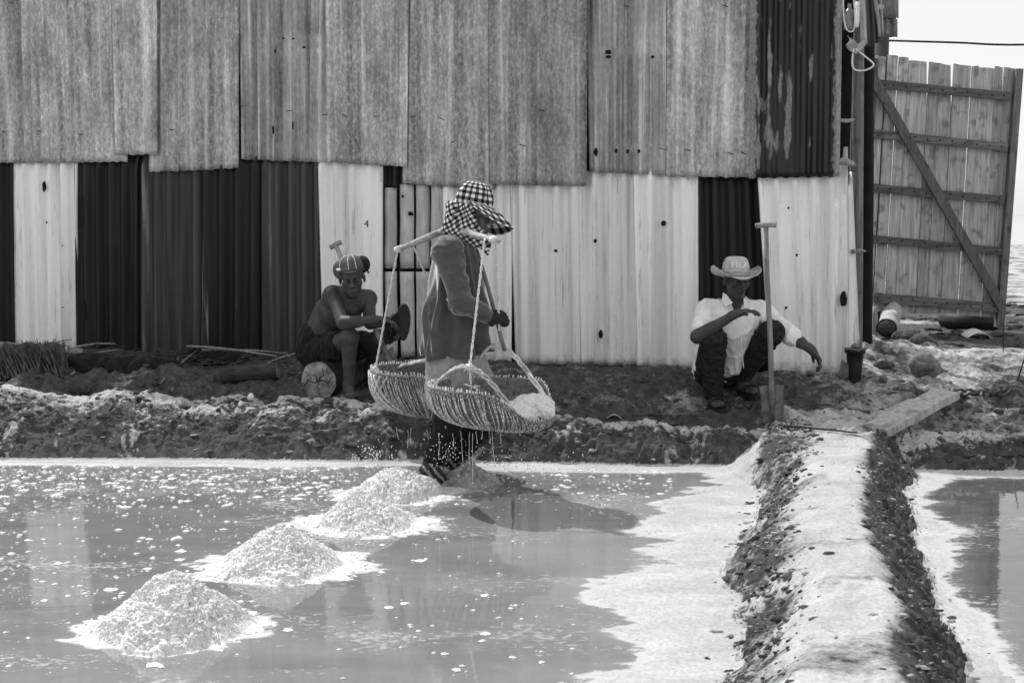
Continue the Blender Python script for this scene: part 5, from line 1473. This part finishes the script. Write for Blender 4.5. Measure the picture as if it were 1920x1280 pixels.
def crv(P, t):
    k = t * (len(P) - 1); i = min(int(k), len(P) - 2); f = k - i
    p0, p1, p2, p3 = P[max(i - 1, 0)], P[i], P[i + 1], P[min(i + 2, len(P) - 1)]
    return .5 * (2 * p1 + (p2 - p0) * f + (2 * p0 - 5 * p1 + 4 * p2 - p3) * f * f + (3 * p1 - p0 - 3 * p2 + p3) * f ** 3)
def bill(a, b, o=0):
    p = crv(inner, a).lerp(crv(outer, a), b); p.z += .012 * math.sin(b * PI) + .006 * math.sin(a * 14) * b - o; return p
mb = MB(); mb.grid(lambda a, b: bill(a, b), 40, 12, uv=lambda a, b: (a * .62, b * .30)); mb.grid(lambda a, b: bill(1 - a, b, .006), 40, 12, uv=lambda a, b: ((1 - a) * .62, b * .30)); mb.grid(lambda a, b: bill(a, 1, .006 * b), 40, 1, uv=lambda a, b: (a * .62, .3))
part(C, 'bonnet_bill', mb, M_GING)
SC_ = [ell(D(862, 403, 6.76), (.078, .098, .088), None, .03), ell(D(870, 425, 6.74), (.085, .10, .06), None, .03), cap(D(852, 432, 6.66), D(893, 438, 6.66), .045, .035, .03), cap(D(893, 438, 6.66), D(903, 442, 6.80), .036, .034, .02), cap(D(880, 446, 6.655), D(912, 460, 6.68), .034, .024, .02), cap(D(906, 458, 6.67), D(914, 474, 6.67), .022, .012, .01),
       ell(D(843, 385, 6.68), (.022, .026, .022), None, .008), cap(D(850, 386, 6.66), D(838, 430, 6.655), .024, .030, .012), cap(D(878, 388, 6.655), D(890, 430, 6.66), .026, .022, .012),
       ell(hc + Vector((.075, -.03, -.03)), (.06, .075, .085), None, .01, 's')]
part(C, 'scarf', skin(SC_, .0055, 1, .006, (30, 30, 14), 41.0), M_SCARF)
# yoke
yk = [D(743, 469, 7.08), D(764, 461, 7.02), D(793, 449, 6.93), D(826, 435, 6.81), D(850, 430, 6.70), D(875, 435, 6.62), D(905, 444, 6.52), D(937, 452, 6.42)]
Y_ = thing('yoke', 'curved pale wooden yoke across the carrier\'s shoulder', 'yoke', D(850, 430, 6.70))
P = [crv(yk, k / 20) for k in range(21)]
mb = MB(); mb.tube(P, [.012 + .020 * math.sin(min(1, (k / 20) * 3.2, (1 - k / 20) * 3.2) * PI / 2) for k in range(21)], 10, True, .55); part(Y_, 'beam', mb, M_YOKE)
for k in (1, 19):
    mb = MB(); p = P[k]; d = (P[k + (1 if k < 19 else -1)] - p).normalized()
    mb.tube([p - d * .02, p + d * .02], .026, 10, True, .8); part(Y_, 'lashing', mb, M_ROPE)
# baskets: scoops of split cane, one lip lowered
def basket(label, C0, zr, zb, a, b, yaw, drop, seed, handles, ropes, lipw=.95):
    C0 = Vector(C0); od = Vector((math.cos(yaw), math.sin(yaw), 0)); sd_ = Vector((-od.y, od.x, 0))
    t = thing('basket', label, 'basket', (C0.x, C0.y, zb))
    def lip(q):
        x = abs((q + PI) % (2 * PI) - PI); return drop * (sstep(np.array(1 - (x - .25) / lipw)).item())
    def pt(q, s, o=0):
        H = zr - lip(q); r = max(0.0, 1 - max(s, 0) ** 3.6) ** .72 * (1 - .03 * min(0, s)); z = H - (H - zb) * max(s, 0) ** .92 + (-s * .35 if s < 0 else 0)
        wob = 1 + .02 * math.sin(q * 5 + seed)
        return Vector((C0.x, C0.y, z)) + od * ((a * wob * r + o) * math.cos(q)) + sd_ * ((b * wob * r + o) * math.sin(q))
    mb = MB(); mb.grid(lambda u, v: pt(u * 2 * PI, v * .97, -.006), 60, 12, True); mb.grid(lambda u, v: pt(-u * 2 * PI, v * .97, -.010), 60, 12, True)
    part(t, 'lining', mb, M_CANED)
    n = 150; mb = MB()
    for i in range(n):
        q = 2 * PI * i / n + random.gauss(0, .012); sk = random.gauss(.22, .09); r0 = random.uniform(.0030, .0052)
        P = [pt(q + sk * s, s, .002 + .003 * math.sin(s * 40 + i * PI)) for s in np.linspace(-.03 - random.random() * .035, .93, 12)]
        mb.tube(P, [r0] * 11 + [r0 * .6], 6, True, .8)
    part(t, 'stakes', mb, M_CANE, True, kind='stuff')
    mb = MB()
    for j in range(15):
        s = .10 + .055 * j
        P = [pt(2 * PI * k / 160, s + .004 * math.sin(k * .7 + j), .002 + .007 * math.cos(k * PI * .5 + j * PI)) for k in range(161)]
        mb.tube(P, .0022, 4, False)
    part(t, 'weave', mb, M_CANED, True, kind='stuff')
    mb = MB(); P = [pt(2 * PI * k / 80, .01, .002) for k in range(81)]; mb.tube(P, .008, 7, False); P = [pt(2 * PI * k / 80, .075, .005) for k in range(81)]; mb.tube(P, .005, 6, False); rim = part(t, 'rim', mb, M_CANED)
    for q0, q1, apex in handles:
        A_, B_ = pt(q0, .05), pt(q1, .05); ap = Vector(apex); base = [A_, A_.lerp(ap, .55) + (ap - (A_ + B_) / 2) * .20, ap, B_.lerp(ap, .55) + (ap - (A_ + B_) / 2) * .20, B_]
        mb = MB()
        for st in range(3):
            P = []
            for k in range(33):
                p = crv(base, k / 32); an = k * .75 + st * 2 * PI / 3; P.append(p + Vector((.007 * math.cos(an), .007 * math.sin(an), .007 * math.sin(an + 1))))
            mb.tube(P, .0065, 6)
        part(t, 'handle', mb, M_CANE)
    for pts in ropes:
        mb = MB(); a_, b_ = Vector(pts[0]), Vector(pts[1]); L = (b_ - a_).length; m = 40
        d = (b_ - a_).normalized(); x = d.cross(Vector((0, 1, 0))).normalized(); y = d.cross(x)
        for st in range(2):
            mb.tube([a_.lerp(b_, k / m) + (x * math.cos(k * 1.3 + st * PI) + y * math.sin(k * 1.3 + st * PI)) * .0035 for k in range(m + 1)], .0042, 5)
        ro = part(t, 'rope', mb, M_ROPE)
        mb = MB(); mb.ball(b_, (.020, .018, .020), None, 9, 6, .2); mb.tube([b_ + Vector((-.02, -.012, .012)), b_ + Vector((.018, -.016, -.01)), b_ + Vector((.012, .014, -.014))], .006, 5)
        for _ in range(10):
            v = Vector((random.gauss(0, 1), random.gauss(0, 1), random.gauss(-.4, .8))).normalized() * random.uniform(.03, .055); mb.tube([b_, b_ + v * .6, b_ + v + Vector((0, 0, -.01))], [.003, .0025, .0015], 4)
        part(ro, 'knot', mb, M_ROPE)
    return t, pt
yaw = math.radians(-33)
BF = D(921, 760, 6.36)
apn, apf = D(881, 688, 6.14), D(937, 648, 6.60)
bf, ptf = basket('front cane scoop basket heaped with wet salt, hanging below the raised hand', (BF.x, BF.y, 0), .605, .372, .33, .30, yaw, .155, 1.0,
      [(-2.35, -.62, apn), (2.5, .62, apf)], [(D(909, 447, 6.47), apn), (D(930, 455, 6.44), apf)])
mb = MB(); mb.tube([apn, apn + Vector((.003, 0, -.06)), apn + Vector((.008, -.01, -.10))], [.006, .006, .004], 6)
for _ in range(14):
    e = apn + Vector((.008, -.01, -.10)); v = Vector((random.gauss(0, 1), random.gauss(-.3, .5), random.gauss(-.2, .7))).normalized() * random.uniform(.02, .05); mb.tube([e, e + v], [.004, .002], 4)
part(bf, 'rope_end', mb, M_ROPE)
BR = D(800, 760, 7.06)
apr = D(862, 668, 7.25)
br_, ptr = basket('rear cane scoop basket hanging behind the carrier\'s legs', (BR.x, BR.y, 0), .600, .318, .335, .30, yaw, .10, 4.0,
      [(2.75, .75, apr)], [(D(746, 466, 7.07), ptr0) for ptr0 in (D(704, 692, 6.98),)] + [(D(774, 458, 6.99), apr)])
# crossed flat splints at the rear basket's end
def pt_world(q, s, o): return ptr(q, s, o)
for k in range(7):
    for sgn in (-1, 1):
        q0 = PI + .75 + (-.5 + k * .17) ; P = [ptr(q0 + sgn * (.55 * s - .2), .03 + .72 * s, .010 + .002 * sgn) for s in np.linspace(0, 1, 9)]
        mb = MB(); mb.tube(P, .010, 6, True, .3); part(br_, 'splint', mb, M_CANE)
# wet salt in the front basket
sc = Vector((BF.x, BF.y, 0)) + Vector((math.cos(yaw), math.sin(yaw), 0)) * .13
L = [ell(Vector((sc.x, sc.y, .46)), (.15, .15, .07), None, .04), ell(D(1014, 760, 6.30), (.075, .08, .055), None, .03), ell(D(992, 754, 6.32), (.07, .09, .04), None, .03), ell(D(1022, 772, 6.26), (.045, .06, .045), None, .03)]
V, Q = sdf_mesh(L, .007); N = vnormals(V, Q); V = V + N * (.010 * fbm3(V * 26, 3, .6) + .004 * fbm3(V * 90, 2))[:, None]
single('salt_load', 'glistening white salt heaped at the lip of the front basket', 'salt', (V, Q, None), M_SALT)
P = [D(893, 468, 6.70), D(912, 528, 6.655), D(929, 592, 6.60), D(946, 657, 6.56)]
mb = MB(); mb.tube([crv(P, k / 12) for k in range(13)], .0105, 8); single('walking_stick', 'thin dark stick held in the carrier\'s gloved fist', 'stick', mb, M_IRON)
# ------------------------------------------------------------------ water in motion
mb = MB()
for px, y0, y1, Y in ((765, 806, 838, 6.95), (822, 812, 860, 6.3), (863, 808, 872, 6.3), (880, 810, 868, 6.25), (886, 812, 905, 6.22), (893, 808, 830, 6.2), (917, 806, 830, 6.2), (922, 806, 872, 6.22), (938, 803, 830, 6.25), (743, 800, 822, 7.0), (770, 803, 830, 6.98), (972, 798, 815, 6.3), (850, 812, 835, 6.3), (905, 806, 822, 6.2), (800, 806, 826, 6.9)):
    a = D(px, y0, Y); b = D(px + random.uniform(-2, 6), y1, Y); m = 5
    mb.tube([a.lerp(b, k / m) + Vector((random.gauss(0, .002), 0, 0)) for k in range(m + 1)], [.0016, .001, .0008, .0012, .0018, .0006], 5)
    mb.ball(b, .0034, None, 6, 5)
single('dripping_water', 'thin strings of brine dripping from the two baskets', 'dripping water', mb, M_DROP, kind='stuff')
mb = MB()
def drop(p, r): mb.ball(p, (r, r, r * random.uniform(1, 1.6)), None, 6, 4)
for _ in range(170):
    p = D(random.gauss(695, 26), random.gauss(858, 16), random.uniform(6.6, 7.1))
    if p.z > .005: drop(p, random.uniform(.0012, .0048))
for _ in range(260):
    p = D(random.gauss(960, 75), random.gauss(880, 22), random.uniform(6.4, 7.0))
    if p.z > .005: drop(p, random.uniform(.001, .0038))
for _ in range(120):
    p = D(random.gauss(840, 32), random.gauss(850, 22), random.uniform(6.45, 6.62))
    if p.z > .005: drop(p, random.uniform(.001, .0035))
single('splash_drops', 'white droplets thrown up around the carrier\'s wading feet', 'splash', mb, M_DROP, kind='stuff')
p0 = G(872, 908, 0)
def spl(a, b):
    q = a * 2 * PI; r = .20 * (1 - b) + .0
    z = .125 * (b ** 1.25) * (1 + .2 * math.sin(q * 4 + b * 3)) - .004
    return p0 + Vector((r * math.cos(q) * (1.0 + .15 * math.sin(q * 5)) + .04 * b, r * .55 * math.sin(q) * (1 + .12 * math.sin(q * 7)), z + .012 * math.sin(q * 9) * b * (1 - b) * 4))
mb = MB(); mb.grid(spl, 64, 14, True)
m, n, b = nodes_of('splashing_brine'); v = coords(n, rnd=False); f = noise(n, v, 30, 4)
n.links.new(ramp(n, f, [(.35, .30), (.65, .60)]), b.inputs['Base Color']); b.inputs['Roughness'].default_value = .15; b.inputs['Transmission Weight'].default_value = .35; b.inputs['IOR'].default_value = 1.33; bump(n, b, f, .4, .02)
single('splash', 'sheet of brine pushed up in front of the carrier\'s rear boot', 'splash', mb, m, kind='stuff')
